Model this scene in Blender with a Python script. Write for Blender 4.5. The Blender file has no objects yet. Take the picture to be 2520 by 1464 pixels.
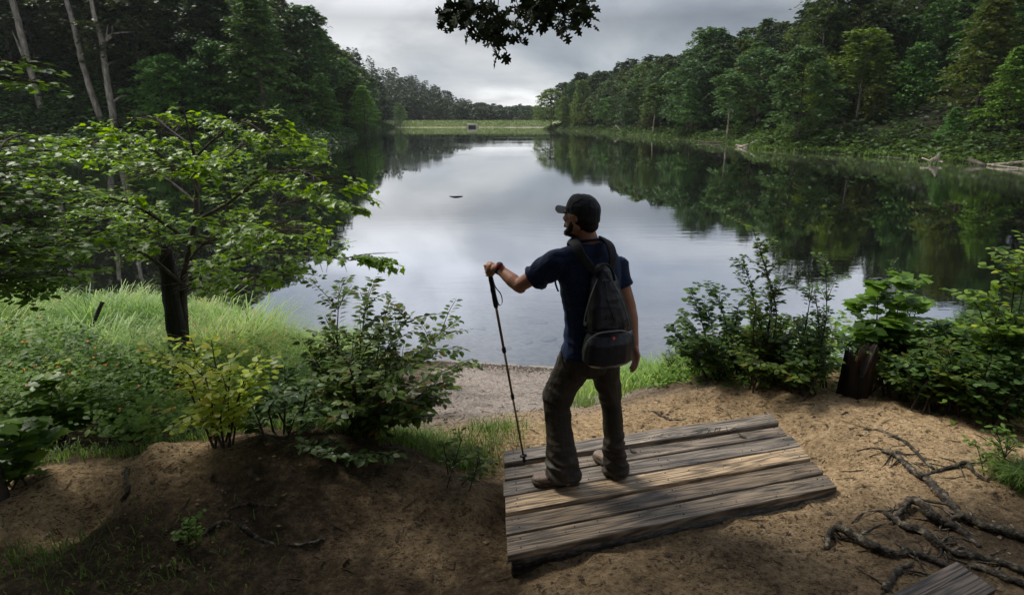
import bpy, math, random
import numpy as np
from mathutils import Vector, Matrix, noise as mn
PI = math.pi
RS = np.random.RandomState
scene = bpy.context.scene
COL = scene.collection

# ------------------------------------------------------------------ camera
F, W, H = 600.0, 1024, 594
PITCH = math.atan(177 / F)
CZ = 4.2
SP, CP = math.sin(PITCH), math.cos(PITCH)
cam_d = bpy.data.cameras.new('camera'); cam = bpy.data.objects.new('camera', cam_d); COL.objects.link(cam)
cam.location = (0, 0, CZ); cam.rotation_euler = (PI / 2 - PITCH, 0, 0)
cam_d.sensor_width = 36; cam_d.lens = 36 * F / W; cam_d.clip_end = 5000; cam_d.clip_start = 0.05
scene.camera = cam
S = 1024 / 2520.0

def ray(vx, vy):
    x = (vx * S - 512) / F; y = (297 - vy * S) / F
    return np.array([x, CP + y * SP, -SP + y * CP])

def P(vx, vy, Y=None, z=None):
    d = ray(vx, vy)
    t = Y / d[1] if Y is not None else (z - CZ) / d[2]
    return Vector((d[0] * t, d[1] * t, CZ + d[2] * t))

# ------------------------------------------------------------------ small numpy noise
_rt = RS(7).rand(256, 256)
def vnoise(x, y, seed=0):
    x = np.asarray(x, float) + seed * 17.3; y = np.asarray(y, float) + seed * 9.1
    xi = np.floor(x).astype(int); yi = np.floor(y).astype(int)
    fx = x - xi; fy = y - yi
    fx = fx * fx * (3 - 2 * fx); fy = fy * fy * (3 - 2 * fy)
    a = _rt[xi % 256, yi % 256]; b = _rt[(xi + 1) % 256, yi % 256]
    c = _rt[xi % 256, (yi + 1) % 256]; d = _rt[(xi + 1) % 256, (yi + 1) % 256]
    return (a * (1 - fx) + b * fx) * (1 - fy) + (c * (1 - fx) + d * fx) * fy - 0.5
def fbm(x, y, oct=4, seed=0):
    r = 0; a = 1
    for i in range(oct):
        r = r + a * vnoise(x * 2 ** i, y * 2 ** i, seed + i); a *= .5
    return r
def sstep(a, b, x):
    t = np.clip((x - a) / (b - a), 0, 1); return t * t * (3 - 2 * t)

# ------------------------------------------------------------------ terrain height
def pv(vx, vy):
    p = P(vx, vy, z=0.0); return (p.x, p.y)
near_shore = [(-20, 14.2), (-12, 13.6), (-8, 13.0), (-5.4, 12.0), (-3.6, 10.9), (-1.5, 10.2), (0, 10.0), (1.3, 9.75), (2.4, 9.3),
              (3.4, 8.6), (4.4, 8.0), (5.6, 7.5), (7, 7.1), (9, 6.8), (14, 7)]
right_shore = [pv(2520, 410), pv(2300, 394), pv(2050, 377), pv(1960, 373), pv(1850, 365), pv(1785, 352), pv(1700, 345), pv(1600, 336), pv(1480, 325), pv(1400, 321), pv(1335, 317)]
left_shore = [(-71, 378), (-66, 330), (-58, 270), (-48, 210), (-40, 165), (-34, 130), (-31, 108), (-31, 96), (-38, 89), (-52, 91), (-70, 92), (-88, 92), (-105, 84),
              (-115, 55), (-85, 28), (-45, 15)]
LAKE = np.array(near_shore + [(30, 12), (46, 30)] + right_shore + [(20, 376)] + left_shore)

def lake_sd(X, Y):
    X = np.asarray(X, float); Y = np.asarray(Y, float)
    d2 = np.full(X.shape, 1e18); inside = np.zeros(X.shape, bool)
    n = len(LAKE)
    for i in range(n):
        a = LAKE[i]; b = LAKE[(i + 1) % n]; e = b - a
        wx = X - a[0]; wy = Y - a[1]
        t = np.clip((wx * e[0] + wy * e[1]) / (e @ e), 0, 1)
        d2 = np.minimum(d2, (wx - e[0] * t) ** 2 + (wy - e[1] * t) ** 2)
        if a[1] != b[1]:
            cond = ((a[1] > Y) != (b[1] > Y)) & (X < (b[0] - a[0]) * (Y - a[1]) / (b[1] - a[1]) + a[0])
            inside ^= cond
    return np.where(inside, -1, 1) * np.sqrt(d2)

ctrl = [(x, y, 0.0) for x, y in near_shore[1:]]
ctrl += [(x, y + 1.5, -.13) for x, y in near_shore[2:-1]] + [(x, y + 5, -.5) for x, y in near_shore[2:-1:2]] + [(x, y + 10, -1.3) for x, y in near_shore[2:-1:3]]
ctrl += [(-.8, 9, .2), (.8, 8.8, .22), (-.8, 7.5, .62), (.9, 7.3, .66), (-.6, 6, 1.12), (.8, 6, 1.15), (-.2, 5, 1.55), (0, 4.2, 1.82), (1, 4.5, 1.8), (2.2, 4.7, 1.92),
         (1.25, 5.2, 1.66), (1.9, 5.5, 1.78), (1.8, 7.4, .85), (2.2, 8.5, .3), (3, 4.6, 1.97), (3.5, 5.6, 1.78), (4.5, 4.5, 1.92), (3.1, 3.6, 2.05), (2.5, 3.4, 1.99),
         (2.3, 4.0, 1.98), (4, 3.2, 2.1), (5, 5.8, 1.5), (2.8, 6.4, 1.45), (3, 7.6, .55), (6, 5.5, 1.5), (6.5, 4, 1.9), (4.6, 6.8, .65), (6, 6.6, .45), (8, 5, 1.4),
         (0, 3.2, 1.83), (1, 3.4, 1.83), (2, 3.8, 1.86), (.5, 2.72, 1.92), (1.2, 2.85, 1.93), (2, 3.1, 1.94), (0, 2.4, 1.92), (3, 2.5, 2.05), (4, 2.2, 2.15), (0, 1.6, 1.98), (2, 1.6, 2.05),
         (0, 0, 2.55), (2, 0, 2.6), (-2, 0, 2.5), (0, -3, 3), (-4, -3, 3), (4, -3, 3),
         (-1, 2.7, 1.88), (-2, 2.55, 1.9), (-.35, 3.0, 1.86), (-.3, 3.7, 1.8), (-4, 3.4, 1.78), (-5, 5, 1.35), (-3, 4.6, 1.5), (-1.6, 4.7, 1.62), (-.8, 4.6, 1.66), (-1.6, 6, 1.02),
         (-4, 6.5, .95), (-7, 7, .9), (-3, 8.5, .42), (-6, 10, .35), (-9, 10, .45), (-1.8, 8.4, .36), (-10, 5, 1.5), (-14, 8, 1.0), (-14, 3, 2), (-5, 2, 2.2), (10, 3, 2.2), (9, 0, 2.6)]
for vx, vy, z in [(330, 1150, 2.02), (420, 1100, 2.1), (560, 1085, 2.15), (720, 1085, 2.15), (870, 1095, 2.12), (1000, 1130, 2.06), (1120, 1180, 1.98), (1200, 1240, 1.9)]:
    p = P(vx, vy, z=z); ctrl.append((p.x, p.y, z)); 
for vx, vy, z in [(200, 1180, 1.78), (100, 1210, 1.8), (300, 1230, 1.8)]:
    p = P(vx, vy, z=z); ctrl.append((p.x, p.y, z))
CT = np.array(ctrl)
_d = np.sqrt(((CT[:, None, :2] - CT[None, :, :2]) ** 2).sum(-1) + .25 ** 2)
_w = np.linalg.solve(_d + np.eye(len(CT)) * -0.002, CT[:, 2] - 1.0)
def near_h(X, Y):
    r = np.full(X.shape, 1.0)
    for (cx, cy, _), w in zip(CT, _w):
        r = r + w * np.sqrt((X - cx) ** 2 + (Y - cy) ** 2 + .0625)
    return r
def hgt(X, Y, detail=True):
    X = np.atleast_1d(np.asarray(X, float)); Y = np.atleast_1d(np.asarray(Y, float))
    sd = lake_sd(X, Y)
    out = np.maximum(sd, 0)
    left = sstep(10, -30, X)
    slope = .36 + .50 * left; hm = 42 + 40 * left
    hl = out - 5
    hill = np.where(hl > 0, hm * (1 - np.exp(-hl * slope / hm)), 0)
    endf = 1 - sstep(330, 405, Y)
    nearside = sstep(40, 18, Y) * sstep(60, 20, np.abs(X))
    hill = hill * endf * (1 - nearside)
    far = np.where(sd < 0, np.maximum(sd * .16, -4), np.minimum(out, 5) * .13 + hill + nearside * out * .08)
    far = far + np.where(sd > 4, fbm(X / 18, Y / 18, 3, 5) * 2.2 * np.clip((sd - 4) / 20, 0, 1), 0)
    r = np.sqrt(X ** 2 + (Y - 5) ** 2)
    w = sstep(20, 13, r)
    n = np.clip(near_h(X, Y), -4, 4)
    z = n * w + far * (1 - w)
    if detail:
        dn = sstep(22, 12, r)
        amp = np.where(z > 0.05, 1, .35)
        z = z + dn * amp * (fbm(X * .9, Y * .9, 3, 1) * .07 + fbm(X * 4.5, Y * 4.5, 4, 3) * .035)
        rid = 1 - np.abs(fbm(X * 2.2 + .3 * Y, Y * 3.1, 3, 12)) * 2
        z = z + dn * amp * (np.clip(rid - .6, 0, 1) * .05 + fbm(X * 14, Y * 14, 2, 8) * .012)
    return z
def ground_hit(vx, vy, zoff=0.0):
    d = ray(vx, vy); t = np.concatenate([np.arange(2.0, 16, .02), np.arange(16, 500, .5)])
    X = d[0] * t; Y = d[1] * t; Z = CZ + d[2] * t
    h = np.maximum(hgt(X, Y), 0.0 if zoff == -1 else -9)
    i = np.argmax(Z < h)
    return Vector((X[i], Y[i], h[i]))
def G(x, y): return float(hgt(np.array([x]), np.array([y]))[0])

# ------------------------------------------------------------------ mesh helpers
class MB:
    def __init__(s): s.v = []; s.f = []; s.a = []; s.n = 0
    def add(s, v, f, a=0.5):
        v = np.asarray(v, float).reshape(-1, 3)
        if isinstance(f, np.ndarray): f = [f]
        for g in f:
            g = np.asarray(g, int)
            if g.ndim == 1: g = g[None]
            s.f.append(g + s.n)
        s.v.append(v); s.a.append(np.full(len(v), a) if np.isscalar(a) else np.asarray(a, float)); s.n += len(v)
        return s
    def mesh(s, name, smooth=True):
        me = bpy.data.meshes.new(name)
        v = np.concatenate(s.v); fs = s.f
        me.vertices.add(len(v)); me.vertices.foreach_set('co', v.ravel())
        loops = np.concatenate([g.ravel() for g in fs])
        tot = np.concatenate([np.full(len(g), g.shape[1]) for g in fs])
        st = np.concatenate([[0], np.cumsum(tot)[:-1]])
        me.loops.add(len(loops)); me.loops.foreach_set('vertex_index', loops.astype(np.int32))
        me.polygons.add(len(tot)); me.polygons.foreach_set('loop_start', st.astype(np.int32))
        me.polygons.foreach_set('use_smooth', np.full(len(tot), smooth))
        me.update(calc_edges=True)
        at = me.attributes.new('var', 'FLOAT', 'POINT'); at.data.foreach_set('value', np.concatenate(s.a).astype(np.float32))
        return me

def obj(name, me, mat=None, parent=None, origin=None, smooth=True):
    if isinstance(me, MB): me = me.mesh(name, smooth)
    if mat and not me.materials:
        me.materials.append(mat)
    o = bpy.data.objects.new(name, me); COL.objects.link(o)
    if parent is not None:
        m = Matrix.Translation(-wloc(parent)); me.transform(m); o.parent = parent
    elif origin is not None:
        me.transform(Matrix.Translation(-Vector(origin))); o.location = origin
    return o
def wloc(o):
    l = Vector(o.location)
    while o.parent: o = o.parent; l += o.location
    return l
def empty(name, loc):
    o = bpy.data.objects.new(name, None); COL.objects.link(o); o.location = loc; o.empty_display_size = .2; return o
def tag(o, label=None, cat=None, group=None, kind=None):
    if label: o['label'] = label
    if cat: o['category'] = cat
    if group: o['group'] = group
    if kind: o['kind'] = kind
    return o

def frames(pts):
    pts = [Vector(p) for p in pts]; T = []
    for i in range(len(pts)):
        a = pts[max(i - 1, 0)]; b = pts[min(i + 1, len(pts) - 1)]
        t = (b - a); T.append(t.normalized() if t.length > 1e-9 else Vector((0, 0, 1)))
    n = T[0].orthogonal().normalized(); out = []
    for t in T:
        n = (n - t * n.dot(t)); n = n.normalized() if n.length > 1e-6 else t.orthogonal().normalized()
        out.append((t, n, t.cross(n)))
    return out
def tube(mb, pts, rad, n=8, a=.5, cap=True, rough=0, rs=None):
    fr = frames(pts); k = len(pts); v = []
    ang = np.arange(n) * 2 * PI / n
    for i, (p, (t, nn, b)) in enumerate(zip(pts, fr)):
        r = rad[i] if hasattr(rad, '__len__') else rad
        rr = np.full(n, r)
        if rough: rr = rr * (1 + rough * (rs.rand(n) - .5))
        v.append(np.array(p)[None] + np.outer(np.cos(ang) * rr, nn) + np.outer(np.sin(ang) * rr, b))
    v = np.concatenate(v)
    i = np.arange(k - 1)[:, None] * n; j = np.arange(n)[None]; j2 = (j + 1) % n
    q = np.stack([i + j, i + j2, i + n + j2, i + n + j], -1).reshape(-1, 4)
    fs = [q]
    if cap: fs += [np.arange(n)[::-1][None], (np.arange(n) + (k - 1) * n)[None]]
    mb.add(v, fs, a)
def smooth_path(pts, sub=4):
    pts = [np.array(p, float) for p in pts]; out = []
    for i in range(len(pts) - 1):
        p0 = pts[max(i - 1, 0)]; p1 = pts[i]; p2 = pts[i + 1]; p3 = pts[min(i + 2, len(pts) - 1)]
        for s in range(sub):
            t = s / sub
            out.append(.5 * ((2 * p1) + (-p0 + p2) * t + (2 * p0 - 5 * p1 + 4 * p2 - p3) * t * t + (-p0 + 3 * p1 - 3 * p2 + p3) * t ** 3))
    out.append(pts[-1]); return out
def ringloft(mb, rings, a=.5, cap=True):
    """rings: list of (center, u, v) with u,v half axes vectors; superellipse power optional"""
    n = 20; ang = np.arange(n) * 2 * PI / n; v = []
    for rg in rings:
        c, u, w = rg[:3]; p = rg[3] if len(rg) > 3 else 1.0
        ca, sa = np.cos(ang), np.sin(ang)
        ca = np.sign(ca) * np.abs(ca) ** p; sa = np.sign(sa) * np.abs(sa) ** p
        v.append(np.array(c)[None] + np.outer(ca, u) + np.outer(sa, w))
    v = np.concatenate(v); k = len(rings)
    i = np.arange(k - 1)[:, None] * n; j = np.arange(n)[None]; j2 = (j + 1) % n
    q = np.stack([i + j, i + j2, i + n + j2, i + n + j], -1).reshape(-1, 4)
    fs = [q] + ([np.arange(n)[::-1][None], (np.arange(n) + (k - 1) * n)[None]] if cap else [])
    mb.add(v, fs, a)
def ellipsoid(mb, c, ax, R=None, n=16, m=12):
    v = [(0, 0, 1)]
    for i in range(1, m):
        th = PI * i / m
        for j in range(n): v.append((math.sin(th) * math.cos(2 * PI * j / n), math.sin(th) * math.sin(2 * PI * j / n), math.cos(th)))
    v.append((0, 0, -1)); v = np.array(v) * np.array(ax)
    if R is not None: v = v @ np.array(R.transposed())
    v = v + np.array(c)
    t = []; q = []
    for j in range(n):
        t.append((0, 1 + j, 1 + (j + 1) % n)); b = 1 + (m - 2) * n
        t.append((b + (j + 1) % n, b + j, len(v) - 1))
        for i in range(m - 2):
            q.append((1 + i * n + j, 1 + (i + 1) * n + j, 1 + (i + 1) * n + (j + 1) % n, 1 + i * n + (j + 1) % n))
    mb.add(v, [np.array(t), np.array(q)])
def capsule(mb, a, b, ra, rb, n=12):
    a = Vector(a); b = Vector(b); d = (b - a); L = d.length; d = d / L if L > 1e-6 else Vector((0, 0, 1))
    pts = []; rad = []
    for th in (80, 55, 25): pts.append(a - d * ra * math.sin(math.radians(th))); rad.append(ra * math.cos(math.radians(th)))
    pts += [a, b]; rad += [ra, rb]
    for th in (25, 55, 80): pts.append(b + d * rb * math.sin(math.radians(th))); rad.append(rb * math.cos(math.radians(th)))
    tube(mb, pts, rad, n)
def chain(mb, pts, rad, n=12):
    for i in range(len(pts) - 1): capsule(mb, pts[i], pts[i + 1], rad[i], rad[i + 1], n)
def remesh(mb, name, voxel, it=6, fac=.5, disp=None, cut=None):
    me = mb.mesh(name + '_src'); o = bpy.data.objects.new('tmp', me); COL.objects.link(o)
    m = o.modifiers.new('r', 'REMESH'); m.mode = 'VOXEL'; m.voxel_size = voxel; m.use_smooth_shade = True
    if it:
        s = o.modifiers.new('s', 'SMOOTH'); s.iterations = it; s.factor = fac
    bpy.context.view_layer.update()
    dg = bpy.context.evaluated_depsgraph_get()
    out = bpy.data.meshes.new_from_object(o.evaluated_get(dg)); out.name = name
    bpy.data.objects.remove(o)
    if disp:
        n = len(out.vertices); co = np.empty(n * 3); no = np.empty(n * 3)
        out.vertices.foreach_get('co', co); out.vertex_normals.foreach_get('vector', no)
        co = co.reshape(-1, 3); no = no.reshape(-1, 3)
        d = np.array([disp(c) for c in co]); co = co + no * d[:, None]
        out.vertices.foreach_set('co', co.ravel()); out.update()
    return out
def box(mb, c, hx, hy, hz, R=None, a=.5, bev=0):
    if bev <= 0:
        v = np.array([(x, y, z) for x in (-1, 1) for y in (-1, 1) for z in (-1, 1)]) * np.array([hx, hy, hz])
        f = np.array([(0, 1, 3, 2), (4, 6, 7, 5), (0, 4, 5, 1), (2, 3, 7, 6), (0, 2, 6, 4), (1, 5, 7, 3)])
    else:
        v = []
        for z, k in ((-hz, bev), (-hz + bev, 0), (hz - bev, 0), (hz, bev)):
            for x, y in ((-1, -1), (1, -1), (1, 1), (-1, 1)): v.append((x * (hx - k), y * (hy - k), z))
        v = np.array(v); f = [(3, 2, 1, 0), (12, 13, 14, 15)]
        for i in range(3):
            for j in range(4): f.append((i * 4 + j, i * 4 + (j + 1) % 4, i * 4 + 4 + (j + 1) % 4, i * 4 + 4 + j))
        f = np.array(f)
    if R is not None: v = v @ np.array(R.transposed())
    mb.add(v + np.array(c), f, a)

# ------------------------------------------------------------------ leaf templates (x = length axis, flat in xy, z up)
def tmpl(outline, fold=.12, droop=.15):
    """outline: half outline (x,y) from base to tip, mirrored; midrib points used for fold"""
    o = np.array(outline); k = len(o)
    mid = np.column_stack([o[:, 0], np.zeros(k), -np.abs(o[:, 1]) * 0 - 0])
    up = np.column_stack([o[:, 0], o[:, 1], o[:, 1] * fold]); dn = np.column_stack([o[:, 0], -o[:, 1], o[:, 1] * fold])
    v = np.concatenate([mid, up, dn]); v[:, 2] -= droop * v[:, 0] ** 2
    t = []
    for i in range(k - 1):
        t += [(i, i + 1, k + i + 1), (i, k + i + 1, k + i), (i, 2 * k + i + 1, i + 1), (i, 2 * k + i, 2 * k + i + 1)]
    return v, np.array(t)
OVAL = tmpl([(0, .0), (.25, .24), (.55, .27), (.85, .12), (1, .0)])
ROUND = tmpl([(0, .05), (.15, .36), (.5, .46), (.85, .3), (1, .04)])
LANCE = tmpl([(0, .0), (.3, .13), (.7, .1), (1, .0)])
def star(pts, fold=.1, droop=.2):
    """closed outline fan around (0.35,0)"""
    full = pts + [(x, -y) for x, y in pts[::-1] if y > 1e-6]
    v = [(0.35, 0, 0)] + [(x, y, abs(y) * fold) for x, y in full]
    v = np.array(v, float); v[:, 2] -= droop * v[:, 0] ** 2
    n = len(full); return v, np.array([(0, 1 + i, 1 + (i + 1) % n) for i in range(n)])
MAPLE = star([(0, .0), (.02, .25), (-.08, .38), (.22, .36), (.3, .62), (.48, .32), (.58, .34), (.62, .2), (1.0, .0)])
OAK = star([(0, .0), (.14, .07), (.08, .3), (.24, .26), (.27, .1), (.42, .12), (.42, .42), (.56, .34), (.58, .13), (.72, .12), (.8, .27), (.86, .1), (1.05, .0)])
SYC = star([(0, .0), (-.08, .2), (.05, .45), (.25, .4), (.4, .6), (.55, .38), (.75, .3), (.8, .12), (1.0, .0)])
CLUMP = star([(-.2, .0), (-.1, .3), (.1, .22), (.25, .55), (.42, .28), (.75, .42), (.7, .12), (1.05, .0)], .25, .1)

def leaves(mb, T, pos, dirs, ups, size, rs, var=None, clampvar=True):
    """pos,dirs,ups Nx3, size N"""
    pos = np.asarray(pos, float); N = len(pos)
    if N == 0: return
    x = np.asarray(dirs, float); x = x / (np.linalg.norm(x, axis=1, keepdims=True) + 1e-9)
    u = np.asarray(ups, float); y = np.cross(u, x); y = y / (np.linalg.norm(y, axis=1, keepdims=True) + 1e-9)
    z = np.cross(x, y)
    tv, tf = T; k = len(tv)
    s = np.asarray(size, float).reshape(-1, 1, 1)
    v = pos[:, None, :] + s * (tv[None, :, 0:1] * x[:, None, :] + tv[None, :, 1:2] * y[:, None, :] + tv[None, :, 2:3] * z[:, None, :])
    f = (tf[None] + (np.arange(N) * k)[:, None, None]).reshape(-1, tf.shape[1])
    if var is None: var = rs.rand(N)
    mb.add(v.reshape(-1, 3), f, np.repeat(var, k))
def rnd_dirs(rs, N, flat=1.0):
    a = rs.rand(N) * 2 * PI; return np.column_stack([np.cos(a), np.sin(a), (rs.rand(N) - .5) * flat])
def ups_(rs, N, spread=.5):
    return np.column_stack([(rs.rand(N) - .5) * 2 * spread, (rs.rand(N) - .5) * 2 * spread, np.ones(N)])

# ------------------------------------------------------------------ materials
def nmat(name):
    m = bpy.data.materials.new(name); m.use_nodes = True; nt = m.node_tree; nt.nodes.clear()
    return m, nt, nt.nodes, nt.links
def ramp(n, stops):
    r = n.new('ShaderNodeValToRGB'); e = r.color_ramp.elements
    while len(e) < len(stops): e.new(.5)
    for el, (p, c) in zip(e, stops): el.position = p; el.color = (*c, 1) if len(c) == 3 else c
    return r
def leaf_mat(name, c1, c2, trans=.35, rough=.45, spec=.25, objcol=False, c3=None):
    m, nt, n, l = nmat(name)
    at = n.new('ShaderNodeAttribute'); at.attribute_name = 'var'
    st = [(0, c1), (.8, c2)] + ([(.95, c2), (1, c3)] if c3 else [(1, c2)])
    r = ramp(n, st); l.new(at.outputs['Fac'], r.inputs[0])
    col = r.outputs[0]
    if objcol:
        oi = n.new('ShaderNodeObjectInfo'); mx = n.new('ShaderNodeMix'); mx.data_type = 'RGBA'; mx.blend_type = 'MULTIPLY'; mx.inputs[0].default_value = 1
        l.new(col, mx.inputs[6]); l.new(oi.outputs['Color'], mx.inputs[7]); col = mx.outputs[2]
    p = n.new('ShaderNodeBsdfPrincipled'); p.inputs['Roughness'].default_value = rough; p.inputs['Specular IOR Level'].default_value = spec
    l.new(col, p.inputs['Base Color'])
    t = n.new('ShaderNodeBsdfTranslucent')
    hs = n.new('ShaderNodeHueSaturation'); hs.inputs['Hue'].default_value = .49; hs.inputs['Saturation'].default_value = 1.1; hs.inputs['Value'].default_value = 1.6
    l.new(col, hs.inputs['Color']); l.new(hs.outputs[0], t.inputs[0])
    mx = n.new('ShaderNodeMixShader'); mx.inputs[0].default_value = trans
    l.new(p.outputs[0], mx.inputs[1]); l.new(t.outputs[0], mx.inputs[2])
    o = n.new('ShaderNodeOutputMaterial'); l.new(mx.outputs[0], o.inputs[0]); return m
def noise_mat(name, stops, scale=8, rough=.8, bump=.3, bscale=40, spec=.3, stretch=(1, 1, 1), detail=6, bdist=.01, metallic=0, coord='Object'):
    m, nt, n, l = nmat(name)
    tc = n.new('ShaderNodeTexCoord'); mp = n.new('ShaderNodeMapping'); mp.inputs['Scale'].default_value = stretch
    l.new(tc.outputs[coord], mp.inputs[0])
    nz = n.new('ShaderNodeTexNoise'); nz.inputs['Scale'].default_value = scale; nz.inputs['Detail'].default_value = detail; nz.inputs['Roughness'].default_value = .6
    l.new(mp.outputs[0], nz.inputs['Vector'])
    r = ramp(n, stops); l.new(nz.outputs['Fac'], r.inputs[0])
    p = n.new('ShaderNodeBsdfPrincipled'); p.inputs['Roughness'].default_value = rough; p.inputs['Specular IOR Level'].default_value = spec; p.inputs['Metallic'].default_value = metallic
    l.new(r.outputs[0], p.inputs['Base Color'])
    if bump:
        n2 = n.new('ShaderNodeTexNoise'); n2.inputs['Scale'].default_value = bscale; n2.inputs['Detail'].default_value = 5
        l.new(mp.outputs[0], n2.inputs['Vector'])
        b = n.new('ShaderNodeBump'); b.inputs['Strength'].default_value = bump; b.inputs['Distance'].default_value = bdist
        l.new(n2.outputs['Fac'], b.inputs['Height']); l.new(b.outputs[0], p.inputs['Normal'])
    o = n.new('ShaderNodeOutputMaterial'); l.new(p.outputs[0], o.inputs[0]); return m

M = {}
M['tree_leaf'] = leaf_mat('forest_leaf', (.015, .026, .009), (.048, .078, .022), .25, .5, .2, objcol=True)
M['maple_leaf'] = leaf_mat('green_maple_leaf', (.07, .135, .014), (.20, .33, .03), .45, .4, .28)
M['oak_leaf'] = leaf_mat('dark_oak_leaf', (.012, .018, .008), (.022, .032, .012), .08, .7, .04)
M['shrub_leaf'] = leaf_mat('shrub_leaf', (.035, .07, .012), (.13, .20, .035), .42, .45, .25, c3=(.22, .11, .02))
M['dark_leaf'] = leaf_mat('dark_shrub_leaf', (.028, .062, .018), (.11, .19, .05), .42, .42, .3)
M['yellow_leaf'] = leaf_mat('yellow_green_leaf', (.16, .26, .03), (.46, .52, .06), .45, .45, .25, c3=(.60, .52, .08))
M['mixed_leaf'] = leaf_mat('mixed_green_leaf', (.05, .11, .018), (.22, .33, .045), .45, .45, .28, c3=(.5, .5, .07))
M['bright_leaf'] = leaf_mat('bright_broad_leaf', (.06, .125, .02), (.17, .29, .05), .48, .42, .3)
M['grass'] = leaf_mat('grass_blade', (.10, .20, .04), (.33, .47, .14), .45, .5, .25, c3=(.42, .36, .18))
M['grass_dim'] = leaf_mat('short_grass_blade', (.05, .09, .02), (.16, .25, .06), .4, .5, .25)
M['weed'] = leaf_mat('jewelweed_leaf', (.05, .11, .018), (.18, .30, .05), .42, .5, .18, c3=(.36, .36, .07))
M['flower'] = noise_mat('orange_petal', [(0, (.7, .16, .02)), (1, (.8, .3, .04))], 5, bump=0)
M['bark'] = noise_mat('grey_brown_bark', [(.3, (.028, .023, .018)), (.5, (.07, .058, .046)), (.7, (.14, .12, .10))], 9, .9, .8, 30, .2, (1, 1, .25), bdist=.02)
M['pale_bark'] = noise_mat('pale_dead_bark', [(.3, (.08, .068, .052)), (.5, (.23, .20, .155)), (.7, (.40, .36, .29))], 3, .9, .8, 10, .2, (1, 1, .3), bdist=.05)
M['grey_bark'] = noise_mat('grey_forest_bark', [(.3, (.07, .06, .05)), (.5, (.16, .14, .12)), (.7, (.26, .23, .2))], 3, .9, .6, 10, .2, (1, 1, .3), bdist=.04)
M['dark_bark'] = noise_mat('wet_black_bark', [(.3, (.010, .009, .008)), (.6, (.028, .024, .019)), (.8, (.06, .05, .035))], 12, .85, 1, 35, .25, (1, 1, .2), bdist=.02)
M['rot'] = noise_mat('rotten_stump_wood', [(.4, (.008, .006, .005)), (.58, (.028, .017, .010)), (.75, (.13, .06, .024))], 9, .8, 1, 30, .25, (1, 1, .2), bdist=.02)
M['root'] = noise_mat('weathered_root_bark', [(.32, (.012, .010, .008)), (.48, (.045, .037, .027)), (.58, (.12, .10, .072)), (.70, (.30, .26, .19))], 26, .8, 1, 70, .3, (1, 1, 1), bdist=.015)
M['twig'] = noise_mat('brown_twig', [(.3, (.03, .022, .016)), (.7, (.08, .06, .045))], 20, .85, 0)
M['litter'] = noise_mat('leaf_litter', [(.3, (.02, .014, .009)), (.6, (.065, .042, .026)), (.8, (.16, .10, .06))], 3, .85, 0)
M['rock'] = noise_mat('lake_stone', [(.3, (.16, .15, .13)), (.7, (.32, .30, .26))], 5, .8, .5, 30)
M['skin'] = noise_mat('skin', [(.3, (.36, .165, .10)), (.7, (.48, .24, .155))], 14, .5, .25, 120, .4, bdist=.003)
M['hair'] = noise_mat('short_dark_hair', [(.3, (.012, .009, .007)), (.7, (.035, .026, .02))], 200, .7, .8, 400, .2, bdist=.003)
M['cap'] = noise_mat('black_cap_cloth', [(.3, (.008, .009, .012)), (.7, (.020, .021, .027))], 30, .7, .4, 90, .35, bdist=.006)
M['boot'] = noise_mat('brown_leather', [(.3, (.10, .07, .052)), (.7, (.26, .19, .145))], 18, .55, .5, 120, .4, bdist=.003)
M['sole'] = noise_mat('boot_sole_rubber', [(.3, (.035, .028, .02)), (.7, (.10, .08, .055))], 25, .8, .6, 80, bdist=.004)
M['lace'] = noise_mat('orange_lace', [(.3, (.55, .13, .03)), (.7, (.75, .22, .06))], 30, .7, 0)
M['metal'] = noise_mat('bright_metal', [(.3, (.5, .5, .5)), (.7, (.7, .7, .7))], 30, .3, 0, metallic=1)
M['bag'] = noise_mat('black_bag_nylon', [(.3, (.010, .010, .014)), (.7, (.026, .026, .034))], 20, .36, .35, 60, .5, bdist=.006)
M['strap'] = noise_mat('grey_strap_webbing', [(.3, (.012, .0125, .014)), (.7, (.028, .029, .032))], 60, .7, .5, 200, .3, bdist=.003)
M['piping'] = noise_mat('grey_zip_piping', [(.3, (.16, .16, .17)), (.7, (.28, .28, .30))], 60, .45, .3, 200, bdist=.002)
M['white'] = noise_mat('white_print', [(0, (.75, .75, .75)), (1, (.8, .8, .8))], 5, .5, 0)
M['red'] = noise_mat('red_badge', [(.3, (.6, .03, .03)), (.7, (.7, .05, .045))], 20, .4, 0)
M['rubber'] = noise_mat('black_grip_rubber', [(.3, (.012, .012, .013)), (.7, (.025, .025, .026))], 40, .6, .4, 150, bdist=.002)
M['shaft'] = noise_mat('bronze_pole_shaft', [(.3, (.13, .10, .06)), (.7, (.24, .19, .12))], 20, .3, 0, .5, metallic=.7)
M['concrete'] = noise_mat('weathered_concrete', [(.3, (.34, .30, .27)), (.7, (.52, .48, .45))], 2, .9, .3, 10)

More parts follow.
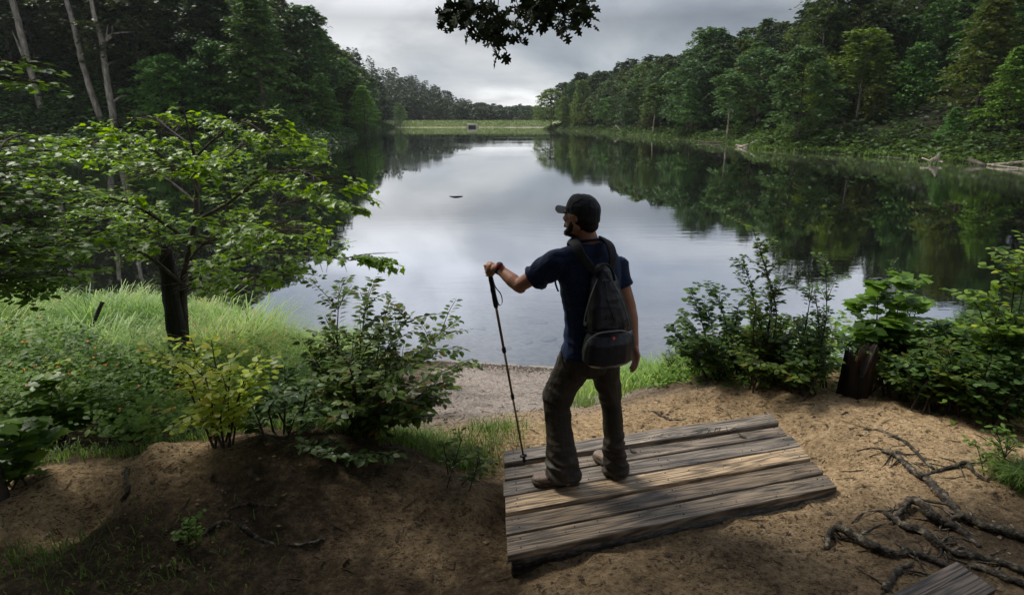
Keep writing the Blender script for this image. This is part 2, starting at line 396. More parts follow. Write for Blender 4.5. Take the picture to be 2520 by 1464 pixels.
def shirt_mat():
    m, nt, n, l = nmat('navy_heather_shirt')
    tc = n.new('ShaderNodeTexCoord'); nz = n.new('ShaderNodeTexNoise'); nz.inputs['Scale'].default_value = 260; nz.inputs['Detail'].default_value = 2
    l.new(tc.outputs['Object'], nz.inputs['Vector']); r = ramp(n, [(.38, (.006, .009, .022)), (.55, (.012, .021, .055)), (.7, (.04, .065, .14))]); l.new(nz.outputs['Fac'], r.inputs[0])
    p = n.new('ShaderNodeBsdfPrincipled'); p.inputs['Roughness'].default_value = .8; p.inputs['Specular IOR Level'].default_value = .2
    p.inputs['Sheen Weight'].default_value = .3; p.inputs['Sheen Roughness'].default_value = .4; p.inputs['Sheen Tint'].default_value = (.25, .4, .9, 1)
    l.new(r.outputs[0], p.inputs['Base Color'])
    b = n.new('ShaderNodeBump'); b.inputs['Strength'].default_value = .3; b.inputs['Distance'].default_value = .002; l.new(nz.outputs['Fac'], b.inputs['Height']); l.new(b.outputs[0], p.inputs['Normal'])
    o = n.new('ShaderNodeOutputMaterial'); l.new(p.outputs[0], o.inputs[0]); return m
M['shirt'] = shirt_mat()
M['trousers'] = noise_mat('olive_brown_trouser_cloth', [(.3, (.021, .017, .012)), (.7, (.050, .039, .026))], 6, .62, .5, 22, .35, (1, 1, 1.6), bdist=.012)

def wood_mat(name, c, seed, worn=.35):
    m, nt, n, l = nmat(name)
    tc = n.new('ShaderNodeTexCoord'); mp = n.new('ShaderNodeMapping'); mp.inputs['Location'].default_value = (seed * 3.7, seed * 1.9, seed)
    mp.inputs['Scale'].default_value = (.55, 9, 9); l.new(tc.outputs['Object'], mp.inputs[0])
    n0 = n.new('ShaderNodeTexNoise'); n0.inputs['Scale'].default_value = 1.1; n0.inputs['Detail'].default_value = 2; l.new(mp.outputs[0], n0.inputs['Vector'])
    # growth rings: contour lines of a stretched noise field
    mu = n.new('ShaderNodeMath'); mu.operation = 'MULTIPLY'; mu.inputs[1].default_value = 70; l.new(n0.outputs['Fac'], mu.inputs[0])
    si = n.new('ShaderNodeMath'); si.operation = 'SINE'; l.new(mu.outputs[0], si.inputs[0])
    mp2 = n.new('ShaderNodeMapping'); mp2.inputs['Scale'].default_value = (3.5, 110, 60); l.new(tc.outputs['Object'], mp2.inputs[0])
    n1 = n.new('ShaderNodeTexNoise'); n1.inputs['Scale'].default_value = 1; n1.inputs['Detail'].default_value = 6; l.new(mp2.outputs[0], n1.inputs['Vector'])
    mp3 = n.new('ShaderNodeMapping'); mp3.inputs['Scale'].default_value = (1.6, 7, 5); mp3.inputs['Location'].default_value = (seed, 0, 0); l.new(tc.outputs['Object'], mp3.inputs[0])
    n2 = n.new('ShaderNodeTexNoise'); n2.inputs['Scale'].default_value = 1.4; n2.inputs['Detail'].default_value = 7; n2.inputs['Roughness'].default_value = .68; l.new(mp3.outputs[0], n2.inputs['Vector'])
    ad = n.new('ShaderNodeMath'); ad.operation = 'MULTIPLY_ADD'; ad.inputs[1].default_value = .11; ad.inputs[2].default_value = 0; l.new(si.outputs[0], ad.inputs[0])
    a2 = n.new('ShaderNodeMath'); a2.operation = 'ADD'; l.new(ad.outputs[0], a2.inputs[0]); l.new(n1.outputs['Fac'], a2.inputs[1])
    r = ramp(n, [(.34, tuple(x * .30 for x in c)), (.5, c), (.66, tuple(min(x * 1.75, 1) for x in c))]); l.new(a2.outputs[0], r.inputs[0])
    r2 = ramp(n, [(.36, (.35, .38, .45)), (.5, (1, 1, 1)), (.60, (1, 1, 1)), (.66 + (1 - worn) * .1, (2.3, 2.2, 2.1))]); l.new(n2.outputs['Fac'], r2.inputs[0])
    mx = n.new('ShaderNodeMix'); mx.data_type = 'RGBA'; mx.blend_type = 'MULTIPLY'; mx.inputs[0].default_value = 1; l.new(r.outputs[0], mx.inputs[6]); l.new(r2.outputs[0], mx.inputs[7])
    p = n.new('ShaderNodeBsdfPrincipled'); p.inputs['Specular IOR Level'].default_value = .45; l.new(mx.outputs[2], p.inputs['Base Color'])
    rr = n.new('ShaderNodeMapRange'); rr.inputs[3].default_value = .38; rr.inputs[4].default_value = .75; l.new(n2.outputs['Fac'], rr.inputs[0]); l.new(rr.outputs[0], p.inputs['Roughness'])
    b = n.new('ShaderNodeBump'); b.inputs['Strength'].default_value = .7; b.inputs['Distance'].default_value = .004; l.new(a2.outputs[0], b.inputs['Height']); l.new(b.outputs[0], p.inputs['Normal'])
    o = n.new('ShaderNodeOutputMaterial'); l.new(p.outputs[0], o.inputs[0]); return m

def ground_mat():
    m, nt, n, l = nmat('sandy_bank_soil')
    geo = n.new('ShaderNodeNewGeometry'); pos = geo.outputs['Position']
    def noise(scale, det=6, st=(1, 1, 1), rough=.6):
        mp = n.new('ShaderNodeMapping'); mp.inputs['Scale'].default_value = st; l.new(pos, mp.inputs[0])
        z = n.new('ShaderNodeTexNoise'); z.inputs['Scale'].default_value = scale; z.inputs['Detail'].default_value = det; z.inputs['Roughness'].default_value = rough
        l.new(mp.outputs[0], z.inputs['Vector']); return z.outputs['Fac']
    def mix(a, b, f, mode='MIX'):
        x = n.new('ShaderNodeMix'); x.data_type = 'RGBA'; x.blend_type = mode
        if isinstance(f, (int, float)): x.inputs[0].default_value = f
        else: l.new(f, x.inputs[0])
        for s, k in ((a, 6), (b, 7)):
            if isinstance(s, tuple): x.inputs[k].default_value = (*s, 1)
            else: l.new(s, x.inputs[k])
        return x.outputs[2]
    def att(nm):
        a = n.new('ShaderNodeAttribute'); a.attribute_name = nm; return a.outputs['Fac']
    def math_(op, a, b=None):
        x = n.new('ShaderNodeMath'); x.operation = op
        for s, k in ((a, 0), (b, 1)):
            if s is None: continue
            if isinstance(s, (int, float)): x.inputs[k].default_value = s
            else: l.new(s, x.inputs[k])
        x.use_clamp = True; return x.outputs[0]
    fine = noise(26, 8, rough=.7)
    r = ramp(n, [(.3, (.20, .125, .062)), (.5, (.45, .315, .175)), (.7, (.64, .48, .30))]); l.new(fine, r.inputs[0]); sand = r.outputs[0]
    rb = ramp(n, [(.3, (.19, .155, .13)), (.5, (.34, .29, .255)), (.7, (.48, .42, .38))]); l.new(fine, rb.inputs[0])
    col = mix(sand, rb.outputs[0], att('beach'))
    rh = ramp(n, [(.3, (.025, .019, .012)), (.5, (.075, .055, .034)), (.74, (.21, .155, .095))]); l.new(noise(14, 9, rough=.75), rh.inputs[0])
    hm = n.new('ShaderNodeMath'); hm.operation = 'ADD'; l.new(att('humus_shade'), hm.inputs[0]); l.new(math_('MULTIPLY', math_('SUBTRACT', noise(1.7, 7, rough=.7), .47), 2.2), hm.inputs[1]); hm.use_clamp = True
    col = mix(col, rh.outputs[0], hm.outputs[0])  # dark leaf mould, also painted in as shade on the lower-left bank
    # speckles of fine litter
    sp = ramp(n, [(.56, (0, 0, 0)), (.60, (1, 1, 1))]); l.new(noise(48, 4, (1, 1.5, 1), .7), sp.inputs[0])
    big = ramp(n, [(.42, (0, 0, 0)), (.62, (1, 1, 1))]); l.new(noise(2.2, 6, rough=.7), big.inputs[0])
    sp2 = ramp(n, [(.57, (0, 0, 0)), (.61, (1, 1, 1))]); l.new(noise(16, 6, (1, 1.7, 1), .75), sp2.inputs[0])
    f1 = math_('MULTIPLY', sp.outputs[0], math_('ADD', big.outputs[0], .45))
    f1 = math_('MULTIPLY', math_('ADD', f1, sp2.outputs[0]), math_('SUBTRACT', 1.0, att('under')))
    col = mix(col, (.045, .030, .020), math_('MULTIPLY', f1, .85))
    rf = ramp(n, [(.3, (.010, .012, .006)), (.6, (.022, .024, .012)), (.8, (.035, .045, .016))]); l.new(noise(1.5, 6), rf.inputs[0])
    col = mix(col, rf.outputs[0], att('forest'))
    ru = ramp(n, [(.3, (.17, .16, .14)), (.5, (.33, .31, .27)), (.7, (.45, .43, .38))]); l.new(noise(7, 7, (1, 1.6, 1)), ru.inputs[0])
    col = mix(col, ru.outputs[0], att('under'))
    col = mix(col, (.012, .014, .010), att('silt_shade'))  # dark silt, with the dimness of deep water painted into the bed
    p = n.new('ShaderNodeBsdfPrincipled'); l.new(col, p.inputs['Base Color']); p.inputs['Roughness'].default_value = .9; p.inputs['Specular IOR Level'].default_value = .08
    b = n.new('ShaderNodeBump'); b.inputs['Strength'].default_value = 1.0; b.inputs['Distance'].default_value = .035
    hsum = n.new('ShaderNodeMath'); hsum.operation = 'ADD'; l.new(fine, hsum.inputs[0]); l.new(noise(9, 6), hsum.inputs[1]); l.new(hsum.outputs[0], b.inputs['Height']); l.new(b.outputs[0], p.inputs['Normal'])
    o = n.new('ShaderNodeOutputMaterial'); l.new(p.outputs[0], o.inputs[0]); return m

def water_mat():
    m, nt, n, l = nmat('lake_water')
    geo = n.new('ShaderNodeNewGeometry')
    mp = n.new('ShaderNodeMapping'); mp.inputs['Scale'].default_value = (.5, 1.6, 1); l.new(geo.outputs['Position'], mp.inputs[0])
    nz = n.new('ShaderNodeTexNoise'); nz.inputs['Scale'].default_value = 1.3; nz.inputs['Detail'].default_value = 4; nz.inputs['Roughness'].default_value = .55; l.new(mp.outputs[0], nz.inputs['Vector'])
    mp2 = n.new('ShaderNodeMapping'); mp2.inputs['Scale'].default_value = (.035, .06, 1); l.new(geo.outputs['Position'], mp2.inputs[0])
    n2 = n.new('ShaderNodeTexNoise'); n2.inputs['Scale'].default_value = 1; n2.inputs['Detail'].default_value = 3; l.new(mp2.outputs[0], n2.inputs['Vector'])
    r2 = ramp(n, [(.45, (.08, .08, .08)), (.62, (1, 1, 1))]); l.new(n2.outputs['Fac'], r2.inputs[0])
    b = n.new('ShaderNodeBump'); b.inputs['Distance'].default_value = .005; l.new(nz.outputs['Fac'], b.inputs['Height']); l.new(r2.outputs[0], b.inputs['Strength'])
    fr = n.new('ShaderNodeFresnel'); fr.inputs['IOR'].default_value = 2.35; l.new(b.outputs[0], fr.inputs['Normal'])
    pw = n.new('ShaderNodeMath'); pw.operation = 'POWER'; pw.inputs[1].default_value = .24; l.new(fr.outputs[0], pw.inputs[0]); fr.inputs['IOR'].default_value = 1.33
    g = n.new('ShaderNodeBsdfGlossy'); g.inputs['Roughness'].default_value = .012; g.inputs['Color'].default_value = (.98, .985, 1, 1); l.new(b.outputs[0], g.inputs['Normal'])
    t = n.new('ShaderNodeBsdfTransparent'); t.inputs[0].default_value = (.92, .94, .93, 1)
    mx = n.new('ShaderNodeMixShader'); l.new(pw.outputs[0], mx.inputs[0]); l.new(t.outputs[0], mx.inputs[1]); l.new(g.outputs[0], mx.inputs[2])
    o = n.new('ShaderNodeOutputMaterial'); l.new(mx.outputs[0], o.inputs[0]); return m

# ------------------------------------------------------------------ ground + water
def axis(segs):
    out = []
    for a, b, s in segs: out += list(np.arange(a, b, s))
    return np.array(out)
gx = axis([(-720, -300, 60), (-300, -120, 10), (-120, -20, 3), (-20, -8, .5), (-8, -4, .1), (-4, 5, .035), (5, 8, .08), (8, 20, .5), (20, 120, 3), (120, 300, 10), (300, 721, 60)])
gy = axis([(-200, -40, 40), (-40, -4, 3), (-4, 1.8, .3), (1.8, 6, .035), (6, 11, .06), (11, 16, .2), (16, 60, 2), (60, 460, 4), (460, 700, 12), (700, 1101, 80)])
GX, GY = np.meshgrid(gx, gy)
GZ = hgt(GX.ravel(), GY.ravel())
gsd = lake_sd(GX.ravel(), GY.ravel())
mb = MB(); ny, nx = GX.shape
ii = np.arange(ny - 1)[:, None] * nx + np.arange(nx - 1)[None]
mb.add(np.column_stack([GX.ravel(), GY.ravel(), GZ]), np.stack([ii, ii + 1, ii + nx + 1, ii + nx], -1).reshape(-1, 4))
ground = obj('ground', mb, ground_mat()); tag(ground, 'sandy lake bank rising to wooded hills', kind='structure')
X_, Y_ = GX.ravel(), GY.ravel(); nn_ = fbm(X_ * 1.3, Y_ * 1.3, 3, 9)
near_r = np.sqrt(X_ ** 2 + (Y_ - 5) ** 2)
def gattr(nm, v):
    a = ground.data.attributes.new(nm, 'FLOAT', 'POINT'); a.data.foreach_set('value', np.clip(v, 0, 1).astype(np.float32))
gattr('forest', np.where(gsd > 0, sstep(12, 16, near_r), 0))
gattr('beach', sstep(4.3, 6.3, Y_ + nn_) * sstep(2.6, 1.2, X_ + nn_ * .5) * (GZ > -.05))
hum_shade = sstep(.1, -.4, X_ + nn_ * .5) * sstep(4.3, 3.6, Y_ + .0 * X_) * .8 + sstep(-.3, -1.6, X_ + nn_ * .4) * .75 * sstep(5, 4, Y_)  # real dark soil plus shade painted over the lower-left foreground
hum_shade = np.clip(hum_shade, 0, .95)
hum_shade -= 1.4 * np.exp(-(((X_ + 2.75) / .95) ** 2 + ((Y_ - 3.45) / .4) ** 2) ** 2)
hum_shade -= .85 * np.exp(-(((X_ + .5) / .55) ** 2 + ((Y_ - 2.95) / .42) ** 2))  # lit patch beside the platform, painted by thinning the dark soil
hum_shade += sstep(-1.0, -1.9, X_ + nn_) * sstep(3.9, 4.4, Y_)
hum_shade += sstep(5.2, 5.9, Y_ + nn_ * .8 - .1 * (X_ - 3)) * sstep(1.2, 2.2, X_) * .95
hum_shade += .7 * np.exp(-(((X_ - 1.35) / .55) ** 2 + ((Y_ - 5.35) / .28) ** 2))
hum_shade += .05 + sstep(3.1, 2.4, Y_ + nn_ * .5) * .45 + .55 * np.exp(-(((X_ - 3.1) / 1.0) ** 2 + ((Y_ - 2.75) / .45) ** 2)) - .25 * np.exp(-(((X_ - 2.9) / .7) ** 2 + ((Y_ - 3.7) / .5) ** 2)) + .35 * np.exp(-(((X_ - 2.5) / .5) ** 2 + ((Y_ - 2.9) / .35) ** 2))
gattr('humus_shade', hum_shade)
gattr('under', sstep(.03, -.02, GZ)); gattr('silt_shade', sstep(-.35, -1.4, GZ) + sstep(-3.5, -6, X_) * sstep(0, -.2, GZ) * (Y_ > 8))  # left shallows darkened too: silt and shade painted into the bed colour

mb = MB(); wx = np.array([-1400., 1400]); mb.add([(-400, 4, 0), (300, 4, 0), (300, 400, 0), (-400, 400, 0)], np.array([[0, 1, 2, 3]]))
water = obj('water', mb, water_mat()); tag(water, 'still lake water mirroring the clouds and hills', kind='structure')

# ------------------------------------------------------------------ distant forest trees
def _unused(): pass
def forest_proto(seed, h, base, rad, shape, ncl, nleaf, lsize, flat=.3, spread=1.0, trunk_r=.22, bark='bark'):
    rs = RS(seed); mb = MB(); tb = MB()
    lean = (rs.rand(2) - .5) * .06 * h
    path = [(lean[0] * t * t, lean[1] * t * t, -1.0 + (h * .93 + 1) * t) for t in np.linspace(0, 1, 9)]
    tube(tb, path, [trunk_r * (1.15 - t) for t in np.linspace(0, 1, 9)], 7)
    cs = []
    for i in range(ncl):
        t = (i + rs.rand()) / ncl; z = base + (h - base) * t ** .85
        a = i * 2.39996 + rs.rand() * .9
        R = rad * shape(t) * (.35 + .75 * math.sqrt(rs.rand())) * (.8 + .4 * rs.rand())
        c = np.array([math.cos(a) * R + lean[0] * t, math.sin(a) * R + lean[1] * t, z])
        cs.append((c, a, R))
        if i % 3 == 0:
            b0 = np.array([lean[0] * t * t, lean[1] * t * t, z - R * .45]); tube(tb, [b0, (b0 + c) / 2 + (0, 0, .1), c], [.07, .045, .02], 4)
        cr = spread * (.65 + .6 * rs.rand()) * (1.1 - .45 * t)
        k = int(nleaf * (.6 + .8 * rs.rand()))
        q = rs.randn(k, 3) * np.array([cr, cr, cr * flat]) * .62
        rr = np.hypot(q[:, 0], q[:, 1]); q[:, 2] -= .16 * rr ** 2 / cr
        pos = c + q
        d = rnd_dirs(rs, k, .6); d[:, :2] += np.array([math.cos(a), math.sin(a)]) * .5; d[:, 2] -= .25
        leaves(mb, CLUMP, pos, d, ups_(rs, k, .75), lsize * (.6 + .8 * rs.rand(k)), rs, np.clip(rs.rand(k) * .7 + .3 * rs.rand(), 0, 1))
    return tb.mesh('trunk'), mb.mesh('crown', False)
rnd_s = lambda t: math.sin(PI * min(.12 + t * .88, 1) ** .8) ** .6 + .12
con_s = lambda t: (1.02 - t) ** .8
col_s = lambda t: .8 - .5 * abs(t - .4)
protos = {
    'broad': [forest_proto(11, 15, 3.2, 4.4, rnd_s, 78, 62, .46, .34, 1.25), forest_proto(12, 16, 3.8, 4.0, rnd_s, 74, 62, .46, .42, 1.2), forest_proto(13, 14, 2.6, 4.8, rnd_s, 84, 60, .44, .3, 1.3)],
    'layer': [forest_proto(21, 13, 1.5, 4.2, con_s, 80, 55, .40, .16, 1.25), forest_proto(22, 15, 2.0, 4.0, con_s, 84, 55, .40, .16, 1.2)],
    'open': [forest_proto(41, 15, 4.5, 3.6, rnd_s, 46, 50, .42, .26, 1.1, .2), forest_proto(42, 17, 6, 3.2, col_s, 44, 50, .42, .3, 1.1, .18), forest_proto(43, 13, 3.0, 4.0, rnd_s, 40, 60, .42, .2, 1.3, .17)],
    'slim': [forest_proto(31, 11, 4.5, 1.9, col_s, 40, 46, .34, .5, .75, .13), forest_proto(32, 12, 5.5, 2.3, col_s, 44, 46, .34, .4, .8, .14)],
}
for k in protos:
    for tm, cm in protos[k]:
        tm.materials.append(M['pale_bark' if k == 'slim' else ('grey_bark' if k == 'open' else 'bark')]); cm.materials.append(M['tree_leaf'])
KLAB = {'open': 'open_crowned_tree', 'broad': 'broadleaf_tree', 'layer': 'layered_tree', 'slim': 'slender_tree'}
def plant_tree(kind, v, x, y, z, s, rot, col, label, cat='tree', group=None, sz=None):
    tm, cm = protos[kind][v % len(protos[kind])]
    root = empty(KLAB[kind], (x, y, z)); root.rotation_euler.z = rot; root.scale = (s, s, sz or s)
    for nm, me in (('trunk', tm), ('crown', cm)):
        o = bpy.data.objects.new(nm, me); COL.objects.link(o); o.parent = root
        if nm == 'crown': o.color = (*col, 1)
    tag(root, label, cat, group); return root
rs = RS(5)
cand = []
def try_add(n, xr, yr, test, mind):
    pts = []
    for _ in range(n):
        x = rs.uniform(*xr); y = rs.uniform(*yr)
        if abs(x) > y * .98 + 6: continue
        sd = float(lake_sd(np.array([x]), np.array([y]))[0])
        if not test(x, y, sd): continue
        md = mind(sd, y)
        if any((x - a) ** 2 + (y - b) ** 2 < md * md for a, b, _, _ in pts): continue
        z = float(hgt(np.array([x]), np.array([y]), False)[0]); pts.append((x, y, z, sd))
    return pts
R_pts = try_add(9000, (25, 170), (45, 345), lambda x, y, sd: 3.2 < sd < 55 + (y < 130) * 10 and x > 15, lambda sd, y: 4.6 + sd * .07 + max(y - 150, 0) * .012)
L_pts = [p for p in try_add(9000, (-260, -28), (88, 400), lambda x, y, sd: 3.0 < sd < 95 and y > 90, lambda sd, y: 5.0 + sd * .05 + max(y - 150, 0) * .014) if not (p[1] < 106 and (p[0] / p[1] * F + 512) / S < 400) and not (p[1] > 372 and p[0] > -76)]
print('trees', len(R_pts), len(L_pts))
SO = [(1993, 96, 30), (2100, 97, 34), (2140, 92, 26), (1790, 118, 34), (1607, 165, 22), (2230, 100, 40), (2330, 72, 40), (2465, 72, 60), (2385, 76, 36), (1690, 140, 40), (900, 160, 40), (800, 130, 50), (430, 98, 70), (560, 100, 70)]
def clear_(p):
    vx = (p[0] / (p[1] * CP + .08 * p[1]) * F + 512) / S
    return all(not (abs(vx - a) < w_ * 1.9 and p[1] < Y_ + 3) for a, Y_, w_ in SO)
R_pts = [p for p in R_pts if clear_(p)]; L_pts = [p for p in L_pts if clear_(p)]
allp = [('R', p) for p in R_pts] + [('L', p) for p in L_pts]
allp.sort(key=lambda q: q[1][1] + q[1][3] * 1.2)
GREENS = [(1, 1, 1), (.75, .85, .8), (1.25, 1.2, .8), (.85, 1.0, .95), (.65, .72, .65), (1.05, 1.2, .85), (1.7, 1.5, .7), (.8, .95, 1.0), (.9, .85, .7), (1.2, 1.6, 1.3), (1.3, 1.05, .7), (.9, 1.3, .8)]
proj = lambda x, y, z: None
far_mb = MB(); NIND = 282
for i, (side, (x, y, z, sd)) in enumerate(allp):
    s = .74 + .52 * rs.rand(); g = GREENS[rs.randint(len(GREENS))]; br = .55 + .95 * rs.rand() ** 1.6
    kind = 'layer' if rs.rand() < (.38 if sd < 25 else .2) else 'broad'
    if kind == 'broad' and rs.rand() < .4: kind = 'open'
    if sd < 6: s *= .62 + .3 * rs.rand()
    if side == 'L': s *= 1.22 * (1.12 if 150 < y < 420 else 1)
    else: s *= 1.12
    colr = tuple(c * br * (1.35 if sd < 12 else 1.0) * (1.3 if side == 'R' else 1.05) for c in g)  # light on the right slope painted into crown colour; shore trees brightened too
    rot = rs.rand() * 6.28; v = rs.randint(3)
    if i < NIND:
        hill = 'right hillside' if side == 'R' else 'left hillside'
        place = 'growing at the water edge' if sd < 9 else ('halfway up the slope' if sd < 32 else 'high on the ridge')
        if kind == 'layer': lab = 'dark green tree with layered drooping boughs on the %s, %s' % (hill, place)
        elif kind == 'open': lab = 'loose open-crowned green tree on the %s, %s' % (hill, place)
        else: lab = 'full round-crowned green tree on the %s, %s' % (hill, place)
        plant_tree(kind, v, x, y, z, s, rot, colr, lab, 'tree', '%s trees on the %s %s' % ({'layer': 'layered', 'open': 'open-crowned', 'broad': 'round-crowned'}[kind], hill, place))
    else:
        k = 520; rs2 = RS(i)
        th = rs2.rand(k) * 2 * PI; zz = rs2.rand(k); R = 4.2 * s * np.sin(PI * (.1 + .85 * zz)) ** .6 * (.7 + .35 * rs2.rand(k))
        lump = 1 + .25 * np.sin(th * 3 + zz * 9)
        pos = np.column_stack([x + np.cos(th) * R * lump, y + np.sin(th) * R * lump, z + s * (3 + 12 * zz)])
        leaves(far_mb, CLUMP, pos, rnd_dirs(rs2, k, .8), ups_(rs2, k, .7), (.9 + .7 * (y > 230)) * (.6 + .8 * rs2.rand(k)), rs2, np.clip(rs2.rand(k) * .8 + rs2.rand() * .3, 0, 1))
# woods behind the dam
rs3 = RS(77)
for _ in range(420):
    x = rs3.uniform(-150, 120); y = rs3.uniform(405, 640)
    hz = 2 + (y - 405) * .05 + max(-x - 20, 0) * .14 * (1 - .2 * (y > 500))
    s = .75 + .4 * rs3.rand(); k = 420
    th = rs3.rand(k) * 2 * PI; zz = rs3.rand(k); R = 5.5 * s * np.sin(PI * (.08 + .87 * zz)) ** .6 * (.75 + .3 * rs3.rand(k))
    px_ = 512 + 600 * x / y / .96; e_ = (120 - np.interp(px_, [300, 345, 374, 406, 438, 463, 500, 540, 700], [20, 43, 66, 77, 90, 101, 107, 108, 104])) / 600 * 1.04; tp_ = CZ + e_ * y * (.5 + .5 * (y - 405) / 235) + rs3.randn() * .7
    pos = np.column_stack([x + np.cos(th) * R, y + np.sin(th) * R, -1 + (tp_ + 1) * zz])
    leaves(far_mb, CLUMP, pos, rnd_dirs(rs3, k, .8), ups_(rs3, k, .7), 1.5 * (.6 + .8 * rs3.rand(k)), rs3, np.clip(rs3.rand(k) * .6 + rs3.rand() * .5, 0, 1))
fo = obj('distant_woods', far_mb, M['tree_leaf'], smooth=False); fo.color = (.62, .72, .66, 1)
tag(fo, 'far wooded hills closing the valley behind the dam', 'woods', kind='stuff')

# individual standout trees (view px of base, Y, kind, height in px)
def standout(vx, vyb, Y, kind, v, hpx, col, label, wid=1.0, nat=None):
    b = P(vx, vyb, Y=Y); nat = {'broad': [15, 16, 14], 'layer': [13, 15], 'slim': [11, 12]}[kind]; nat = nat[v % len(nat)]
    top = P(vx, vyb - hpx, Y=Y); s = (top.z - b.z) / nat
    col = tuple(c * 1.4 for c in col)
    return plant_tree(kind, v, b.x, b.y, b.z, s * wid, vx * .37, col, label, 'tree', sz=s)
standout(1993, 348, 96, 'slim', 0, 205, (3.4, 3.0, 1.3), 'slender yellow-green tree with a bare pale trunk on the right shore')
standout(2100, 345, 97, 'slim', 1, 275, (2.0, 1.9, 1.0), 'tall thin tree with pale green crown right of the yellow-green tree', 1.3)
standout(2140, 350, 92, 'slim', 0, 140, (1.6, 1.25, .7), 'short olive brown tree leaning by the right shore', 1.25)
standout(1790, 330, 118, 'slim', 1, 150, (1.5, 1.7, 1.6), 'blue-green tree on two thin trunks at the right shore', 1.5)
standout(1607, 328, 165, 'slim', 0, 120, (1.3, 1.3, 1.0), 'thin tree with a white trunk near the far right shore', 1.7)
standout(2230, 335, 100, 'broad', 1, 230, (1.5, 2.0, 1.5), 'light blue-green round tree high on the right slope', .8)
standout(2330, 372, 72, 'layer', 0, 110, (1.5, 2.0, 1.6), 'low teal-green tree by the right shore', 1.0)
standout(2465, 330, 72, 'layer', 1, 215, (2.1, 2.4, 1.2), 'bright green layered tree at the right edge of the photo', 1.0)
standout(2385, 350, 76, 'layer', 0, 90, (1.6, 1.8, 1.4), 'small pale green tree above the driftwood on the right shore', .9)
standout(1690, 318, 140, 'broad', 0, 95, (1.8, 2.2, 2.0), 'pale bluish tree at the foot of the right slope', 1.0)
standout(1356, 315, 297, 'broad', 2, 96, (2.2, 2.1, 1.3), 'bright tree at the tip of the right-hand point', 1.15)
standout(1430, 316, 260, 'broad', 1, 120, (1.8, 1.8, 1.2), 'tall rounded tree second from the tip of the point', .75)
standout(1385, 312, 275, 'broad', 0, 75, (1.9, 1.9, 1.2), 'shorter bushy tree between the two outermost trees of the point', .8)
standout(900, 320, 160, 'layer', 0, 110, (2.2, 2.8, 1.3), 'bright green tree at the left shore halfway to the dam', 1.0)
standout(800, 330, 130, 'layer', 1, 150, (1.5, 1.9, 1.0), 'green tree with wide layered boughs on the left shore', 1.1)
standout(430, 345, 98, 'broad', 2, 210, (1.5, 2.1, 1.2), 'green maple with broad boughs right of the bare dead tree', 1.0)
standout(560, 340, 100, 'broad', 0, 240, (1.1, 1.5, 1.0), 'dark leafy maple above the bright green bank', 1.0)
standout(985, 308, 330, 'broad', 0, 55, (2.0, 2.2, 1.6), 'pale green tree at the left end of the dam', .9)

def dead_tree(name, pix, Y, w, branches, label, mat='pale_bark'):
    pts = [P(x, y, Y=Y) for x, y in pix]; mb = MB(); k = 1.0 * Y / 600
    sp = smooth_path(pts, 4); n = len(sp); r = np.linspace(w[0], w[1], n) * k * S
    tube(mb, sp, r, 9, rough=.3, rs=RS(3)); root = empty(name, sp[0]); obj('trunk', mb, M[mat], root)
    for br in branches:
        m2 = MB(); bp = smooth_path([P(x, y, Y=Y + i * .6) for i, (x, y) in enumerate(br[1])], 4)
        tube(m2, bp, np.linspace(br[0], .8, len(bp)) * k * S, 6); obj('branch', m2, M[mat], root)
    return tag(root, label, 'dead tree')
dead_tree('dead_tree', [(286, 352), (278, 280), (262, 190), (250, 100), (232, 40), (222, -20)], 99, (9, 3.5),
          [(5, [(254, 130), (262, 95), (285, 82), (328, 78)]), (4, [(240, 68), (258, 95), (266, 60)]), (4, [(280, 250), (296, 238), (316, 234)]), (4, [(262, 160), (270, 155), (278, 153)]), (3, [(262, 100), (275, 88), (276, 62)])],
          'bare dead tree with jagged side branches on the left bank')
dead_tree('dead_tree', [(267, 332), (240, 270), (210, 180), (195, 120), (178, 50), (160, -10)], 101, (8, 4.5), [], 'leaning grey trunk just left of the jagged dead tree')
dead_tree('dead_tree', [(112, 310), (92, 230), (66, 140), (44, 50), (25, -20)], 104, (7, 6.5), [(4, [(62, 150), (45, 110), (30, 75)])], 'leftmost pale leaning trunk on the left bank')
dead_tree('dead_tree', [(620, 300), (612, 250), (604, 210)], 112, (4, 2.5), [], 'thin pale snag left of the shorter snag in the left woods')
dead_tree('dead_tree', [(664, 312), (656, 280), (648, 248)], 108, (4.5, 3), [], 'short broken snag right of the thin snag in the left woods')
dead_tree('dead_tree', [(2085, 175), (2078, 120), (2095, 85), (2100, 70)], 112, (2.5, .8), [(1.5, [(2080, 130), (2060, 105), (2045, 98)]), (1.2, [(2082, 110), (2092, 95), (2110, 80)])], 'bare grey treetop poking out of the right hillside')

